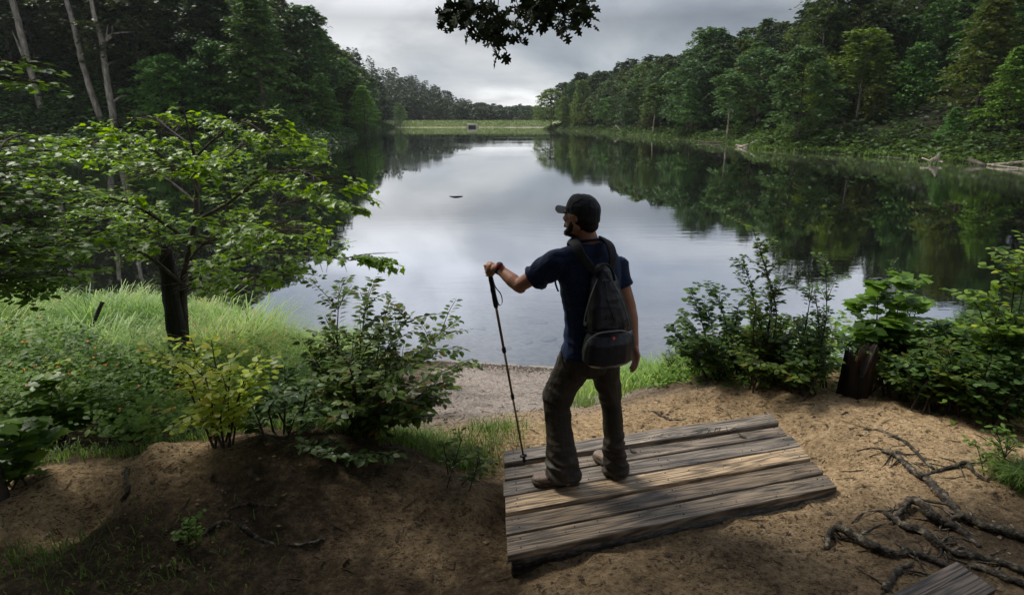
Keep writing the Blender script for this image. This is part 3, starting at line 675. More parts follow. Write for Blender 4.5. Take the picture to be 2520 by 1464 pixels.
# ------------------------------------------------------------------ undergrowth along the far shores (stuff), bank grass
def shore_mass(pts, n, width, hh, seed, size):
    rs = RS(seed); mb = MB(); A = np.array(pts); seg = np.diff(A, axis=0); L = np.hypot(seg[:, 0], seg[:, 1]); cl = np.cumsum(L) / L.sum()
    u = rs.rand(n); idx = np.searchsorted(cl, u); idx = np.clip(idx, 0, len(seg) - 1); t = rs.rand(n)
    nrm = np.column_stack([seg[:, 1], -seg[:, 0]]) / L[:, None]
    base = A[idx] + seg[idx] * t[:, None]; off = (rs.rand(n) ** 1.3) * width - .3
    x1 = base[:, 0] + nrm[idx][:, 0] * off; y1 = base[:, 1] + nrm[idx][:, 1] * off
    sd = lake_sd(x1, y1); keep = sd > .0; x1, y1, sd = x1[keep], y1[keep], sd[keep]; n = len(x1)
    top = hh * (.25 + .9 * np.clip(fbm(x1 / 3, y1 / 3, 3, seed) + .45, 0, 1.2)) * np.clip(.35 + sd / 2.5, 0, 1)
    z = hgt(x1, y1, False) + top * rs.rand(n) ** .6
    leaves(mb, CLUMP, np.column_stack([x1, y1, z]), rnd_dirs(rs, n, .8), ups_(rs, n, .7), size * (.6 + .8 * rs.rand(n)), rs, np.clip(fbm(x1 / 2, y1 / 2, 2, 4) + rs.rand(n) * .7 + .1, 0, 1))
    return mb
m1 = shore_mass(right_shore[::1], 26000, 9, 2.4, 31, .42)
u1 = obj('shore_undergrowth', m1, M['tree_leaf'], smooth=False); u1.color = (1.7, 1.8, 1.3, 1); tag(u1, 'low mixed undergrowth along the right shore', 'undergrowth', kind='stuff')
m1 = shore_mass(left_shore[:-2], 26000, 10, 2.6, 32, .45)
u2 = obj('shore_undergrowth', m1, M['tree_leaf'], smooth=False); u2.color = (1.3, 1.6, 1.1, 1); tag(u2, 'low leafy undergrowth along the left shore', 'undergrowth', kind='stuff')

def hill_cover(seed, xr, yr, n, sgn):
    rs = RS(seed); mb = MB(); x = rs.uniform(*xr, n); y = rs.uniform(*yr, n); k = (np.abs(x) < y * .95 + 4); x, y = x[k], y[k]
    sd = lake_sd(x, y); k = (sd > 2.5) & (sd < 80); x, y = x[k], y[k]; n = len(x); f = np.clip(y / 110, .8, 2.2)
    z = hgt(x, y, False) + (.2 + 2.6 * rs.rand(n) ** 2 * np.clip(fbm(x / 5, y / 5, 2, seed) + .6, 0, 1.2))
    leaves(mb, CLUMP, np.column_stack([x, y, z]), rnd_dirs(rs, n, .7), ups_(rs, n, .8), .85 * f * (.5 + .9 * rs.rand(n)), rs, np.clip(fbm(x / 3, y / 3, 2, 4) + rs.rand(n) * .7, 0, 1))
    return mb
for sgn, xr, yr, nm, sd_ in ((1, (20, 150), (48, 300), 'right', 61), (-1, (-240, -30), (88, 330), 'left', 62)):
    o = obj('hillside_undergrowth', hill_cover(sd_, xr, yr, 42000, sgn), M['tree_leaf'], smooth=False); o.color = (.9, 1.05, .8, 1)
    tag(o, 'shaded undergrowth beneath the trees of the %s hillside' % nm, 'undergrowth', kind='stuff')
rs = RS(64); mb = MB(); n = 26000; x = rs.uniform(-125, -36, n); y = rs.uniform(89, 132, n); sd = lake_sd(x, y); k = sd > .6; x, y, sd = x[k], y[k], sd[k]; n = len(x)
z = hgt(x, y, False) + (.2 + 2.2 * rs.rand(n) ** 1.5 * np.clip(fbm(x / 4, y / 4, 3, 71) + .5, 0, 1.2))
leaves(mb, CLUMP, np.column_stack([x, y, z]), rnd_dirs(rs, n, .6), ups_(rs, n, .7), .6 * (.5 + .9 * rs.rand(n)), rs, np.clip(fbm(x / 2, y / 2, 2, 4) + rs.rand(n) * .7 + .1, 0, 1))
o = obj('bank_undergrowth', mb, M['tree_leaf'], smooth=False); o.color = (1.5, 2.1, 1.3, 1); tag(o, 'green undergrowth around the dead trees on the left bank', 'undergrowth', kind='stuff')
def blades(mb, x, y, z, h, rs, lean=.45, w=.006, wind=(0.0, 0.0), var=None):
    n = len(x); a = rs.rand(n) * 2 * PI; d = np.column_stack([np.cos(a), np.sin(a)]) * lean * (.3 + rs.rand(n))[:, None] + np.array(wind)
    wv = np.column_stack([-np.sin(a), np.cos(a), np.zeros(n)])
    ww = w * (.6 + .8 * rs.rand(n))
    p0 = np.column_stack([x, y, z])
    V = []
    for t, k in ((0, 1), (.45, .85), (.8, .5)):
        c = p0 + np.column_stack([d * (h * t ** 1.8)[:, None] if hasattr(h, '__len__') else d * h * t ** 1.8, h * (t - .28 * lean * 1.6 * t ** 3)])
        V += [c + wv * (ww * k)[:, None], c - wv * (ww * k)[:, None]]
    c = p0 + np.column_stack([d * h[:, None], h * (1 - .28 * lean * 1.6 - .1)]); V.append(c)
    V = np.stack(V, 1); k = 7
    b = (np.arange(n) * k)[:, None]
    q = np.concatenate([b + np.array([0, 1, 3, 2]), b + np.array([2, 3, 5, 4])]); t = b + np.array([4, 5, 6])
    mb.add(V.reshape(-1, 3), [q, t], np.repeat(rs.rand(n) if var is None else var, k))
# bank grass strips across the lake
rs = RS(8); mb = MB(); n = 9000
x = rs.uniform(-62, -29, n); y = rs.uniform(88, 104, n); sd = lake_sd(x, y); k = (sd > .1) & (sd < 7); x, y = x[k], y[k]
blades(mb, x, y, hgt(x, y, False), .5 + .5 * rs.rand(len(x)), rs, .6, .09)
tag(obj('bank_grass', mb, M['grass']), 'bright grass strip on the left bank', 'grass', kind='stuff')
mb = MB(); n = 9000
A = np.array(right_shore[:-1]); i = rs.randint(0, len(A) - 1, n); t = rs.rand(n)[:, None]; q = A[i] * (1 - t) + A[i + 1] * t; q[:, 0] += rs.rand(n) * 2.6 * (1 + .6 * vnoise(q[:, 1] / 5, q[:, 1] * 0, 3)); 
sd = lake_sd(q[:, 0], q[:, 1]); q = q[sd > .1]
blades(mb, q[:, 0], q[:, 1], hgt(q[:, 0], q[:, 1], False), .35 + .45 * rs.rand(len(q)), rs, .6, .07)
tag(obj('bank_grass', mb, M['grass_dim']), 'yellowish grass fringe along the right waterline', 'grass', kind='stuff')

# ------------------------------------------------------------------ dam
mb = MB(); xs = np.linspace(-84, 34, 60)
prof = [(374, -1.5), (378, .1), (385.5, 3.6), (386.5, 4.0), (391, 4.05), (402, -.5)]
v = [(x, y + fbm(np.array([x / 3]), np.array([y]), 2)[0] * .3, z + (0 if z < 3 else fbm(np.array([x / 5]), np.array([y * .1]), 2)[0] * .12)) for x in xs for y, z in prof]
q = [(i * 6 + j, (i + 1) * 6 + j, (i + 1) * 6 + j + 1, i * 6 + j + 1) for i in range(59) for j in range(5)]
mb.add(v, np.array(q)); M['dam'] = noise_mat('grassy_riprap', [(.3, (.13, .15, .07)), (.5, (.24, .26, .12)), (.7, (.40, .38, .26))], .9, .9, 0, spec=.1)
tag(obj('dam', mb, M['dam'], origin=(-25, 388, 0)), 'low grassy dam across the far end of the lake', 'dam', kind='structure')
mb = MB(); rs = RS(9); n = 7000; x = rs.uniform(-72, 24, n); t = rs.rand(n); blades(mb, x, 378.5 + 8 * t, .3 + 3.75 * t, .4 + .5 * rs.rand(n), rs, .6, .13)
tag(obj('dam_grass', mb, M['grass_dim']), 'grass tufts on the face of the dam', 'grass', kind='stuff')
b = P(1162, 307, Y=377.5)
root = empty('spillway_inlet', (b.x, 377.5, 0)); mb = MB()
box(mb, (b.x, 377.5, 1.75), 3.0, 1.3, .55, bev=.08); 
for sx in (-1, 1): box(mb, (b.x + sx * 2.6, 377.5, .35), .35, 1.2, .84, bev=.03)
obj('concrete_frame', mb, M['concrete'], root); mb = MB(); box(mb, (b.x, 377.9, .35), 2.2, .5, .8); obj('opening_shade', mb, M['dark_bark'], root)  # dark block stands in for the shade inside the opening
tag(root, 'small pale concrete spillway box at the foot of the dam', 'spillway')

# driftwood on the right shore
def wood_piece(name, pl, rad, mat, label, cat, n=7, group=None, lift=0, sub=4, Y=None, z=None):
    mb = MB(); root = None; k_ = .65 if name == 'driftwood' else 1
    for pts, r in zip(pl, rad):
        r = [a * k_ for a in r]
        w = [p if isinstance(p, Vector) else (P(p[0], p[1], Y=p[2]) if len(p) > 2 else P(p[0], p[1], z=z if z is not None else .15)) for p in pts]
        sp = smooth_path(w, sub); tube(mb, sp, np.interp(np.linspace(0, 1, len(sp)), np.linspace(0, 1, len(r)), r), n, rough=.25, rs=RS(4))
        if root is None: root = sp[0]
    return tag(obj(name, mb, M[mat], origin=tuple(root)), label, cat, group)
wood_piece('driftwood', [[(1815, 362, 100), (1835, 357, 98), (1858, 349, 97)], [(1812, 356, 101), (1835, 363, 99), (1855, 375, 96)], [(1825, 360, 100), (1845, 366, 97)]], [(.22, .3, .2), (.2, .28, .1), (.15, .1)], 'pale_bark', 'white crossed driftwood logs on the grassy point of the right shore', 'driftwood', group='driftwood along the right shore')
wood_piece('driftwood', [[(2290, 395, 62), (2305, 388, 61), (2312, 377, 60.5)], [(2300, 392, 62), (2320, 398, 60)], [(2270, 388, 63), (2290, 395, 61)]], [(.25, .35, .1), (.2, .1), (.12, .12)], 'pale_bark', 'grey upturned root stub at the right shore', 'driftwood', group='driftwood along the right shore')
wood_piece('driftwood', [[(2430, 404, 59), (2470, 402, 58), (2530, 396, 57)], [(2440, 405, 58), (2490, 411, 56), (2530, 416, 55)]], [(.12, .18, .2), (.1, .12, .1)], 'pale_bark', 'long pale log lying in the water at the right edge of the photo', 'driftwood', group='driftwood along the right shore')
wood_piece('driftwood', [[(2385, 392, 61), (2400, 397, 60), (2425, 405, 58.5)]], [(.3, .3, .15)], 'bark', 'brown sloping log between the root stub and the long pale log', 'driftwood', group='driftwood along the right shore')
wood_piece('driftwood', [[(1515, 308, 205), (1530, 322, 203), (1550, 333, 200)], [(1530, 322, 203), (1515, 330, 200)]], [(.3, .35, .2), (.3, .1)], 'pale_bark', 'fallen pale tree leaning into the lake below the point', 'driftwood', group='driftwood along the right shore')
wood_piece('driftwood', [[(1715, 346, 122), (1745, 349, 119), (1785, 349, 116)]], [(.15, .2, .15)], 'bark', 'dark thin log in the shallows left of the white logs', 'driftwood', group='driftwood along the right shore')
wood_piece('floating_stick', [[P(1106, 482, z=.0), P(1120, 483, z=.03), P(1138, 482, z=.015)]], [(.02, .035, .02)], 'dark_bark', 'dark stick floating in the middle of the lake', 'stick')
wood_piece('driftwood', [[P(560, 722, z=.75), P(556, 745, z=.5), P(540, 770, z=.2)]], [(.03, .04, .06)], 'pale_bark', 'pale broken branch end rising behind the tall grass', 'driftwood')
wood_piece('leaning_stake', [[P(252, 742, Y=9.2), P(240, 770, Y=9.1), P(224, 808, Y=9.0)]], [(.035, .03, .03)], 'dark_bark', 'short dark stick leaning in the bright grass', 'stick')

# ------------------------------------------------------------------ near plants
def shrub(name, base, stems, T, size, leafmat, label, seed, stemmat='twig', cat='shrub', nleaf=26, droop=.1, spacing=None, upl=.5, side=.35, tw=.35, r0=.009, leaf_from=.25):
    """stems: list of tip points (world); curved stems with side twigs and alternate leaves"""
    rs = RS(seed); sb = MB(); lb = MB(); base = Vector(base)
    for tip in stems:
        tip = Vector(tip); b = base + Vector(((rs.rand() - .5) * .22, (rs.rand() - .5) * .22, -.03)); L = (tip - b).length
        mid = b.lerp(tip, .5) + Vector(((rs.rand() - .5) * .12 * L, (rs.rand() - .5) * .12 * L, L * .09))
        sp = smooth_path([b, b.lerp(mid, .5) + Vector((0, 0, .02 * L)), mid, mid.lerp(tip, .55) + Vector((0, 0, .03 * L)), tip], 5)
        tube(sb, sp, np.linspace(r0, .002, len(sp)), 5, cap=False)
        sp = np.array(sp); dirv = np.gradient(sp, axis=0)
        lines = [(sp[int(len(sp) * leaf_from):], nleaf)]
        for k in range(int(3 + L * 6)):
            i = int(len(sp) * (leaf_from + (1 - leaf_from) * rs.rand())) - 1
            d = rnd_dirs(rs, 1, .5)[0] * .8 + dirv[i] / (np.linalg.norm(dirv[i]) + 1e-9) * .7; d[2] += .1
            l2 = L * tw * (.5 + .8 * rs.rand()) * (1 - .5 * i / len(sp)); e = sp[i] + d * l2
            tl = np.array(smooth_path([sp[i], sp[i] + d * l2 * .5 + (0, 0, .04 * l2), e - (0, 0, droop * l2)], 3))
            tube(sb, tl, np.linspace(.0035, .0015, len(tl)), 4, cap=False); lines.append((tl, int(nleaf * .55 * l2 / (L * tw) + 3)))
        for ln, nl in lines:
            t = np.linspace(.05, 1, nl) * (len(ln) - 1); i0 = np.clip(t.astype(int), 0, len(ln) - 2); fr = (t - i0)[:, None]
            p = ln[i0] * (1 - fr) + ln[i0 + 1] * fr; tg = ln[i0 + 1] - ln[i0]; tg /= np.linalg.norm(tg, axis=1, keepdims=True) + 1e-9
            sd = np.cross(tg, (0, 0, 1.0)) + 1e-3; sd /= np.linalg.norm(sd, axis=1, keepdims=True); alt = np.where(np.arange(nl) % 2, 1, -1)[:, None]
            d = tg * .55 + sd * alt * .9 + (rs.rand(nl, 3) - .5) * .6; d[:, 2] -= .15
            leaves(lb, T, p + d * .012, d, ups_(rs, nl, upl), size * (.65 + .6 * rs.rand(nl)), rs)
    root = empty(name, base); obj('stems', sb, M[stemmat], root); obj('leaves', lb, M[leafmat], root, smooth=True)
    return tag(root, label, cat)
def tips(base, n, h, spread, seed, bias=(0, 0)):
    rs = RS(seed); out = []
    for i in range(n):
        a = rs.rand() * 2 * PI; r = spread * (.2 + .9 * rs.rand()); out.append((base[0] + math.cos(a) * r + bias[0], base[1] + math.sin(a) * r + bias[1], base[2] + h * (.5 + .55 * rs.rand()) * (1 - .3 * (r / spread - .5))))
    return out

# -- small maple on the left with its branches
def near_maple():
    base = ground_hit(452, 958); Yb = base.y
    rs = RS(41); tb = MB(); lb = MB()
    q = lambda x, y, dy=0: np.array(P(x, y, Y=Yb + dy))
    trunk = smooth_path([q(458, 965), q(455, 850, .02), q(452, 760, .03), q(450, 700, .02), q(466, 620, .0), q(482, 530, 0), q(484, 440, 0), q(476, 370, 0), q(462, 310, .0), q(450, 262, 0)], 5)
    tube(tb, trunk, np.interp(np.linspace(0, 1, len(trunk)), [0, .4, .7, 1], [.06, .045, .024, .006]), 9, rough=.15, rs=rs)
    limbs = [([(450, 735), (425, 650, .1), (370, 580, .2), (290, 540, .3), (190, 520, .4)], .028), ([(452, 720), (490, 670, -.1), (560, 640, -.4), (680, 620, -.8), (860, 640, -1.0)], .03),
             ([(466, 640), (540, 560, .3), (640, 520, .6), (760, 490, .9), (850, 505, 1.1)], .026), ([(476, 600), (420, 560, -.3), (330, 505, -.8), (230, 480, -1.2), (120, 470, -1.4)], .024),
             ([(484, 540), (560, 500, -.5), (640, 440, -1.0), (740, 420, -1.4), (820, 470, -1.6)], .024), ([(484, 500), (410, 440, .4), (330, 400, .9), (240, 385, 1.3), (170, 390, 1.6)], .022),
             ([(484, 450), (540, 400, .6), (610, 350, 1.0), (690, 340, 1.5), (780, 380, 1.8)], .02), ([(482, 430), (420, 400, -.4), (350, 350, -.9), (270, 340, -1.2), (200, 360, -1.5)], .02),
             ([(478, 390), (530, 340, -.3), (590, 300, -.6), (640, 320, -.9), (690, 370, -1.1)], .016), ([(474, 360), (420, 320, .3), (380, 290, .5), (340, 300, .8)], .014),
             ([(450, 730), (500, 690, .6), (600, 600, 1.2), (720, 560, 1.8), (800, 580, 2.2)], .024), ([(450, 700), (380, 640, -.6), (300, 600, -1.3), (220, 600, -1.8), (140, 620, -2.2)], .022),
             ([(466, 640), (500, 600, -.9), (560, 580, -1.6), (640, 560, -2.0), (700, 580, -2.3)], .02), ([(484, 470), (470, 430, -.9), (450, 410, -1.5), (430, 420, -2.0)], .018),
             ([(484, 470), (500, 420, .9), (520, 380, 1.6), (530, 390, 2.2)], .018), ([(452, 720), (500, 700, -.9), (600, 690, -1.4), (700, 680, -1.7)], .016),
             ([(860, 640, -1.0), (900, 636, -1.0), (955, 648, -1.0)], .008), ([(850, 505, 1.1), (870, 512, 1.1), (895, 520, 1.1)], .006)]
    P_, D_ = [], []
    for pts, r in limbs:
        ln = np.array(smooth_path([q(*p) for p in pts], 6)); tube(tb, ln, np.linspace(r, .004, len(ln)), 6, cap=False)
        L = np.linalg.norm(np.diff(ln, axis=0), axis=1).sum()
        nt = int(12 + L * 22)
        for k in range(nt):
            i = int((.22 + .78 * (k + rs.rand()) / nt) * (len(ln) - 1)); i = min(i, len(ln) - 2)
            tg = ln[i + 1] - ln[i]; tg /= np.linalg.norm(tg); sd = np.cross(tg, (0, 0, 1)); sd /= np.linalg.norm(sd)
            d = tg * (.3 + .5 * rs.rand()) + sd * (1 if k % 2 else -1) * (.5 + .5 * rs.rand()) + np.array([0, 0, rs.rand() * .5 - .1])
            l2 = (.28 + .34 * rs.rand()) * min(1, L / 1.2)
            tl = np.array(smooth_path([ln[i], ln[i] + d * l2 * .5, ln[i] + d * l2 - (0, 0, .05)], 4)); tube(tb, tl, np.linspace(.006, .002, len(tl)), 4, cap=False)
            for j in range(2, len(tl)):
                for w in range(2):
                    P_.append(tl[j] + (rs.rand(3) - .5) * .05); dd = (tl[j] - tl[j - 1]); dd = dd / (np.linalg.norm(dd) + 1e-9) * .5 + np.array([rs.randn() * .6, rs.randn() * .6, -.1 + rs.randn() * .15]); D_.append(dd)
    Pq = np.array(P_); Dq = np.array(D_); dz_ = (Pq[:, 2] - CZ); f_ = Pq[:, 1] * CP - dz_ * SP; u_ = Pq[:, 1] * SP + dz_ * CP
    vx_ = (512 + F * Pq[:, 0] / f_) / S; vy_ = (297 - F * u_ / f_) / S; kp = ~((vx_ > 388) & (vx_ < 475) & (vy_ > 590) & (Pq[:, 1] < Yb + .1)); kp &= (vnoise(Pq[:, 0] * 3.2 + Pq[:, 2] * 2, Pq[:, 1] * 3.2 + Pq[:, 2] * 3, 5) > -.12) & (rs.rand(len(kp)) < .85); P_ = Pq[kp]; D_ = Dq[kp]
    n = len(P_); print('maple leaves', n)
    leaves(lb, MAPLE, P_, D_, ups_(rs, n, .42), .064 * (.45 + .95 * rs.rand(n)), rs)
    root = empty('maple_tree', base); obj('trunk', tb, M['bark'], root); obj('leaves', lb, M['maple_leaf'], root, smooth=False)
    tag(root, 'small spreading maple with bright green leaves by the water on the left', 'tree')
    # broken black snag right in front
    mb = MB(); rs = RS(2)
    w = lambda x, y: np.array(P(x, y, Y=Yb - .12))
    sp = smooth_path([w(458, 985), w(448, 900), w(432, 800), w(420, 720), w(412, 660), w(405, 610)], 4)
    tube(mb, sp, np.interp(np.linspace(0, 1, len(sp)), [0, .3, 1], [.15, .115, .075]), 12, rough=.18, rs=rs)
    for k in range(4):
        p = np.array(sp[-1]) + np.array([(k - 1.5) * .022, 0, -.02]); tube(mb, [p, p + np.array([.0, 0, .04 + .05 * rs.rand()])], [.022, .008], 5)
    tag(obj('broken_trunk', mb, M['dark_bark'], origin=tuple(sp[0])), 'black broken trunk standing in front of the small maple', 'tree trunk')
near_maple()

# -- left edge tree: mottled trunk + broad oval leaves reaching in
rs = RS(55); tb = MB(); lb = MB()
b0 = P(-6, 1225, z=1.82); top = P(-60, 560, Y=b0.y - .1)
sp = smooth_path([b0 - Vector((0, 0, .1)), b0 + Vector((-.03, 0, .5)), b0 + Vector((-.12, .0, 1.3)), b0 + Vector((-.25, .1, 2.4))], 5)
tube(tb, sp, np.linspace(.075, .04, len(sp)), 10, rough=.15, rs=rs)
PP, DD = [], []
limbs = [([(-60, 640, 3.4), (0, 560, 4.0), (90, 500, 4.6), (200, 470, 5.1), (300, 520, 5.5)], 1), ([(-60, 640, 3.4), (0, 620, 3.8), (60, 610, 4.2), (130, 640, 4.6), (200, 690, 4.9)], 1),
         ([(-60, 600, 3.4), (-20, 480, 4.2), (40, 400, 4.8), (120, 370, 5.2), (210, 400, 5.6)], 1), ([(-60, 700, 3.4), (-10, 690, 3.7), (40, 700, 4.0), (90, 725, 4.2)], 1), ([(-60, 560, 3.4), (-30, 440, 4.0), (10, 350, 4.6), (60, 330, 5.0)], 1),
         ([(-90, 300, 3.6), (-30, 200, 3.9), (40, 195, 4.1), (100, 205, 4.3), (145, 210, 4.4)], .45), ([(-80, 250, 3.6), (-20, 150, 3.9), (50, 152, 4.1), (110, 162, 4.3)], .3), ([(-60, 620, 3.4), (20, 540, 4.2), (120, 560, 4.8), (180, 590, 5.2), (260, 610, 5.6)], 1)]
for pts, dens in limbs:
    ln = np.array(smooth_path([P(x, y, Y=Y) for x, y, Y in pts], 6)); tube(tb, ln, np.linspace(.016, .003, len(ln)), 5, cap=False)
    for k in range(int(62 * dens) + 3):
        i = int((.12 + .86 * rs.rand()) * (len(ln) - 2)); d = rnd_dirs(rs, 1, .3)[0]; l2 = .22 + .3 * rs.rand()
        if dens < 1: l2 *= .35
        tl = np.array([ln[i], ln[i] + d * l2 * .5 + (0, 0, .02), ln[i] + d * l2 - (0, 0, .03)]); tube(tb, tl, [.004, .003, .0015], 4, cap=False)
        for j in range(10 if dens == 1 else 4):
            t = .25 + .75 * rs.rand(); PP.append(tl[0] * (1 - t) + tl[2] * t + (rs.rand(3) - .5) * .05); DD.append(d * .6 + rnd_dirs(rs, 1, .4)[0])
n = len(PP); leaves(lb, OVAL, PP, DD, ups_(rs, n, .45), .068 * (.6 + .7 * rs.rand(n)), rs)
root = empty('dogwood_tree', b0); obj('trunk', tb, M['bark'], root); obj('leaves', lb, M['bright_leaf'], root)
tag(root, 'mottled trunk at the left edge with oval-leaved branches hanging over the lake', 'tree')

SUN_EL, SUN_AZ = math.radians(52), math.radians(-52)   # azimuth from +Y toward +X
# -- big oak behind the camera: unseen canopy shaped for its shade, one hanging spray in the frame
def oak():
    rs = RS(66); tb = MB(); lb = MB(); base = Vector((-3.2, -1.6, 2.4))
    sp = smooth_path([base, base + Vector((.1, 0, 3)), base + Vector((.3, .2, 6)), base + Vector((.6, .4, 9)), base + Vector((.6, .6, 12))], 5)
    tube(tb, sp, np.linspace(.34, .15, len(sp)), 12, rough=.1, rs=rs)
    tgt = []
    A = np.array([-3.0, -1.3, 8.5])
    for e in [(1.2, 7.0, 8.2), (-1.5, 6.0, 9.2), (-5, 4.5, 8.6), (3.5, 3.0, 8.6), (-7, 1, 9), (1, 1, 9.6), (-3.5, 2.5, 8.2), (4, -2, 9), (-1, -5, 9), (-7, -4, 9)]:
        e = np.array(e, float); ln = np.array(smooth_path([A, A * .6 + e * .4 + (0, 0, .7), e], 8)); tube(tb, ln, np.linspace(.11, .02, len(ln)), 7, cap=False); tgt.append(ln)
    PP, DD = [], []
    # hanging sprays seen in the photo (view px)
    anchors = tgt[0][-1]
    q = lambda x, y, Y=6.2: np.array(P(x, y, Y=Y))
    sprays = [[(1230, -70), (1200, 0), (1160, 20), (1110, 40)], [(1230, -70), (1225, 20), (1215, 80), (1222, 140)], [(1230, -70), (1270, 0), (1275, 50), (1270, 85)], [(1330, -80), (1320, -10), (1350, 25), (1370, 50)],
              [(1330, -80), (1380, -10), (1400, 40), (1395, 75)], [(1330, -80), (1400, -20), (1430, 5), (1460, 20)], [(1230, -70), (1170, -10), (1130, 10), (1100, 5)], [(1230, -70), (1195, 30), (1170, 50), (1160, 60)], [(1330, -80), (1290, -20), (1300, 10), (1310, 30)],
              [(1330, -80), (1420, -30), (1440, 30), (1432, 40)], [(1230, -70), (1205, 50), (1190, 70), (1200, 100)], [(1330, -80), (1345, 0), (1330, 20), (1345, 35)], [(1330, -80), (1370, -20), (1340, 10), (1320, 10)], [(1230, -70), (1140, -20), (1110, 20), (1088, 50)]]
    for s in ((1230, -70), (1330, -80)):
        tube(tb, smooth_path([anchors, (anchors + q(*s)) / 2 + np.array([0, 0, .2]), q(*s)], 5), np.linspace(.02, .008, 11), 5, cap=False)
    for s in sprays:
        ln = np.array(smooth_path([q(x, y, 6.2 + .25 * rs.randn()) if j else q(x, y) for j, (x, y) in enumerate(s)], 6)); tube(tb, ln, np.linspace(.008, .003, len(ln)), 4, cap=False)
        for k in range(29):
            i = int(len(ln) * (.30 + .62 * rs.rand() ** .8)) - 1; d = rnd_dirs(rs, 1, 1.6)[0]; d[2] -= .75
            p = ln[i] + d * .06 * rs.rand() + (rs.rand(3) - .5) * .10; PP.append(p); DD.append(d)
    n1 = len(PP); leaves(lb, OAK, PP, DD, np.column_stack([rs.randn(n1) * .7, -np.ones(n1) * .8, rs.randn(n1) * .5 + .3]), .115 * (.7 + .5 * rs.rand(n1)), rs)
    # unseen leaves added overhead to shade the foreground, and behind to block skylight
    sd_ = np.array([math.sin(SUN_AZ) * math.cos(SUN_EL), math.cos(SUN_AZ) * math.cos(SUN_EL), math.sin(SUN_EL)])
    def shade_fill(n, lo, hi, size, test):
        pos = rs.rand(n, 3) * (np.array(hi) - lo) + lo
        pos = pos[(pos[:, 2] > CZ + .45 + np.maximum(pos[:, 1], 0) * .20) & (vnoise(pos[:, 0] * 1.1, pos[:, 1] * 1.1 + pos[:, 2], 3) > -.12)]
        g = pos - sd_ * ((pos[:, 2:3] - 1.9) / sd_[2]); pos = pos[test(g[:, 0], g[:, 1], pos)]; k = len(pos)
        leaves(lb, OAK, pos, rnd_dirs(rs, k, .5), ups_(rs, k, .4), size * (.7 + .6 * rs.rand(k)), rs)
    shade_fill(24000, (-9, -1, 5), (2, 7, 8.5), .22, lambda gx, gy, p: ((gx < -.75 + .5 * vnoise(gy * 2, gx, 5)) & (gy < 3.1) & (gx > -8)) & ~((np.abs(gx + 2.7) < .8) & (np.abs(gy - 3.35) < .5)) & ~((np.abs(gx + .6) < .55) & (np.abs(gy - 3.0) < .45)) | ((gy < 2.75) & (gx < 5)))
    shade_fill(13000, (-14, -12, 4.2), (14, -1.5, 13), .42, lambda gx, gy, p: p[:, 1] < -1.5)
    shade_fill(3000, (-14, -12, 2.5), (14, -6, 6), .42, lambda gx, gy, p: p[:, 1] < -1.5)
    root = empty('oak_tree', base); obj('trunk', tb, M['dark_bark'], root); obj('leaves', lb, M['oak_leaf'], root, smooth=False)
    tag(root, 'oak with dark lobed leaves hanging down into the sky at the top', 'tree')
oak()

# -- tall grass, weeds
def region(n, rs, xr, yr, f):
    x = rs.uniform(*xr, n); y = rs.uniform(*yr, n); k = f(x, y) > rs.rand(n); return x[k], y[k]
rs = RS(71); mb = MB()
def gmask(x, y):
    sd = lake_sd(x, y); return (sd > .05) * sstep(-2.1, -2.8, x + .35 * fbm(x, y, 2, 2)) * sstep(6.0, 7.2, y + fbm(x, y, 2, 6) * 2 + (x + 5) * .12) * np.clip(.25 + 2.0 * (vnoise(x * 2.0, y * 2.0, 4) + .22), .06, 1)
x, y = region(90000, rs, (-13, -1.8), (5.6, 14), gmask)
h = (.5 + .6 * np.clip(fbm(x * .8, y * .8, 2, 8) + .5, 0, 1.3)) * (.6 + .6 * rs.rand(len(x))) * sstep(-.4, .8, lake_sd(x, y))
h *= (sstep(-2.0, -4.0, x) * .35 + .75) * (.75 + .7 * np.clip(fbm(x * 1.7, y * 1.7, 2, 44) + .35, 0, 1))
blades(mb, x, y, hgt(x, y), h, rs, .75, .0085, (.12, -.05), np.clip(fbm(x * 1.3, y * 1.3, 2, 31) + rs.rand(len(x)) * .8 + .1, 0, 1))
tag(obj('tall_grass', mb, M['grass']), 'tall arching bright grass along the left shore', 'grass', kind='stuff'); print('grass', len(x))
mb = MB()
def gm2(x, y):
    return (lake_sd(x, y) > -.05) * np.clip(np.exp(-(((x - 1.95) / .75) ** 2 + ((y - 7.3) / .95) ** 2)) * 1.6 + np.exp(-(((x - 3.2) / 1.3) ** 2 + ((y - 7.0) / .6) ** 2)) * .8, 0, 1) * (vnoise(x * 4, y * 4, 3) + .75)
x, y = region(26000, rs, (.7, 5.2), (5.6, 9.6), gm2)
blades(mb, x, y, hgt(x, y), .20 + .30 * rs.rand(len(x)), rs, .7, .005)
tag(obj('shore_grass', mb, M['grass']), 'bright green grass clump at the water right of the hiker', 'grass', kind='stuff')
mb = MB()
for (cx, cy, rx, ry, n, hh) in [(-.15, 4.35, .22, .3, 500, .12), (-.45, 3.95, .3, .2, 900, .13), (-.75, 4.1, .3, .25, 900, .12), (-2.0, 3.95, .9, .15, 700, .10), (-1.3, 4.1, .5, .2, 1200, .12), (.82, 6.2, .15, .3, 220, .14), (2.3, 6.0, .8, .3, 2200, .12), (3.6, 6.1, 1.2, .25, 2600, .12), (-3.4, 4.1, .7, .2, 500, .12), (-1.9, 2.65, .5, .25, 260, .07), (-2.9, 2.9, .5, .2, 420, .08), (-2.4, 2.4, .8, .3, 400, .07)]:
    x = cx + rs.randn(n) * rx * .6; y = cy + rs.randn(n) * ry * .6; blades(mb, x, y, hgt(x, y), hh * (.5 + rs.rand(n)), rs, .7, .0028)
tag(obj('short_grass', mb, M['grass_dim']), 'thin short grass fringing the edge of the bank', 'grass', kind='stuff')
mb = MB()
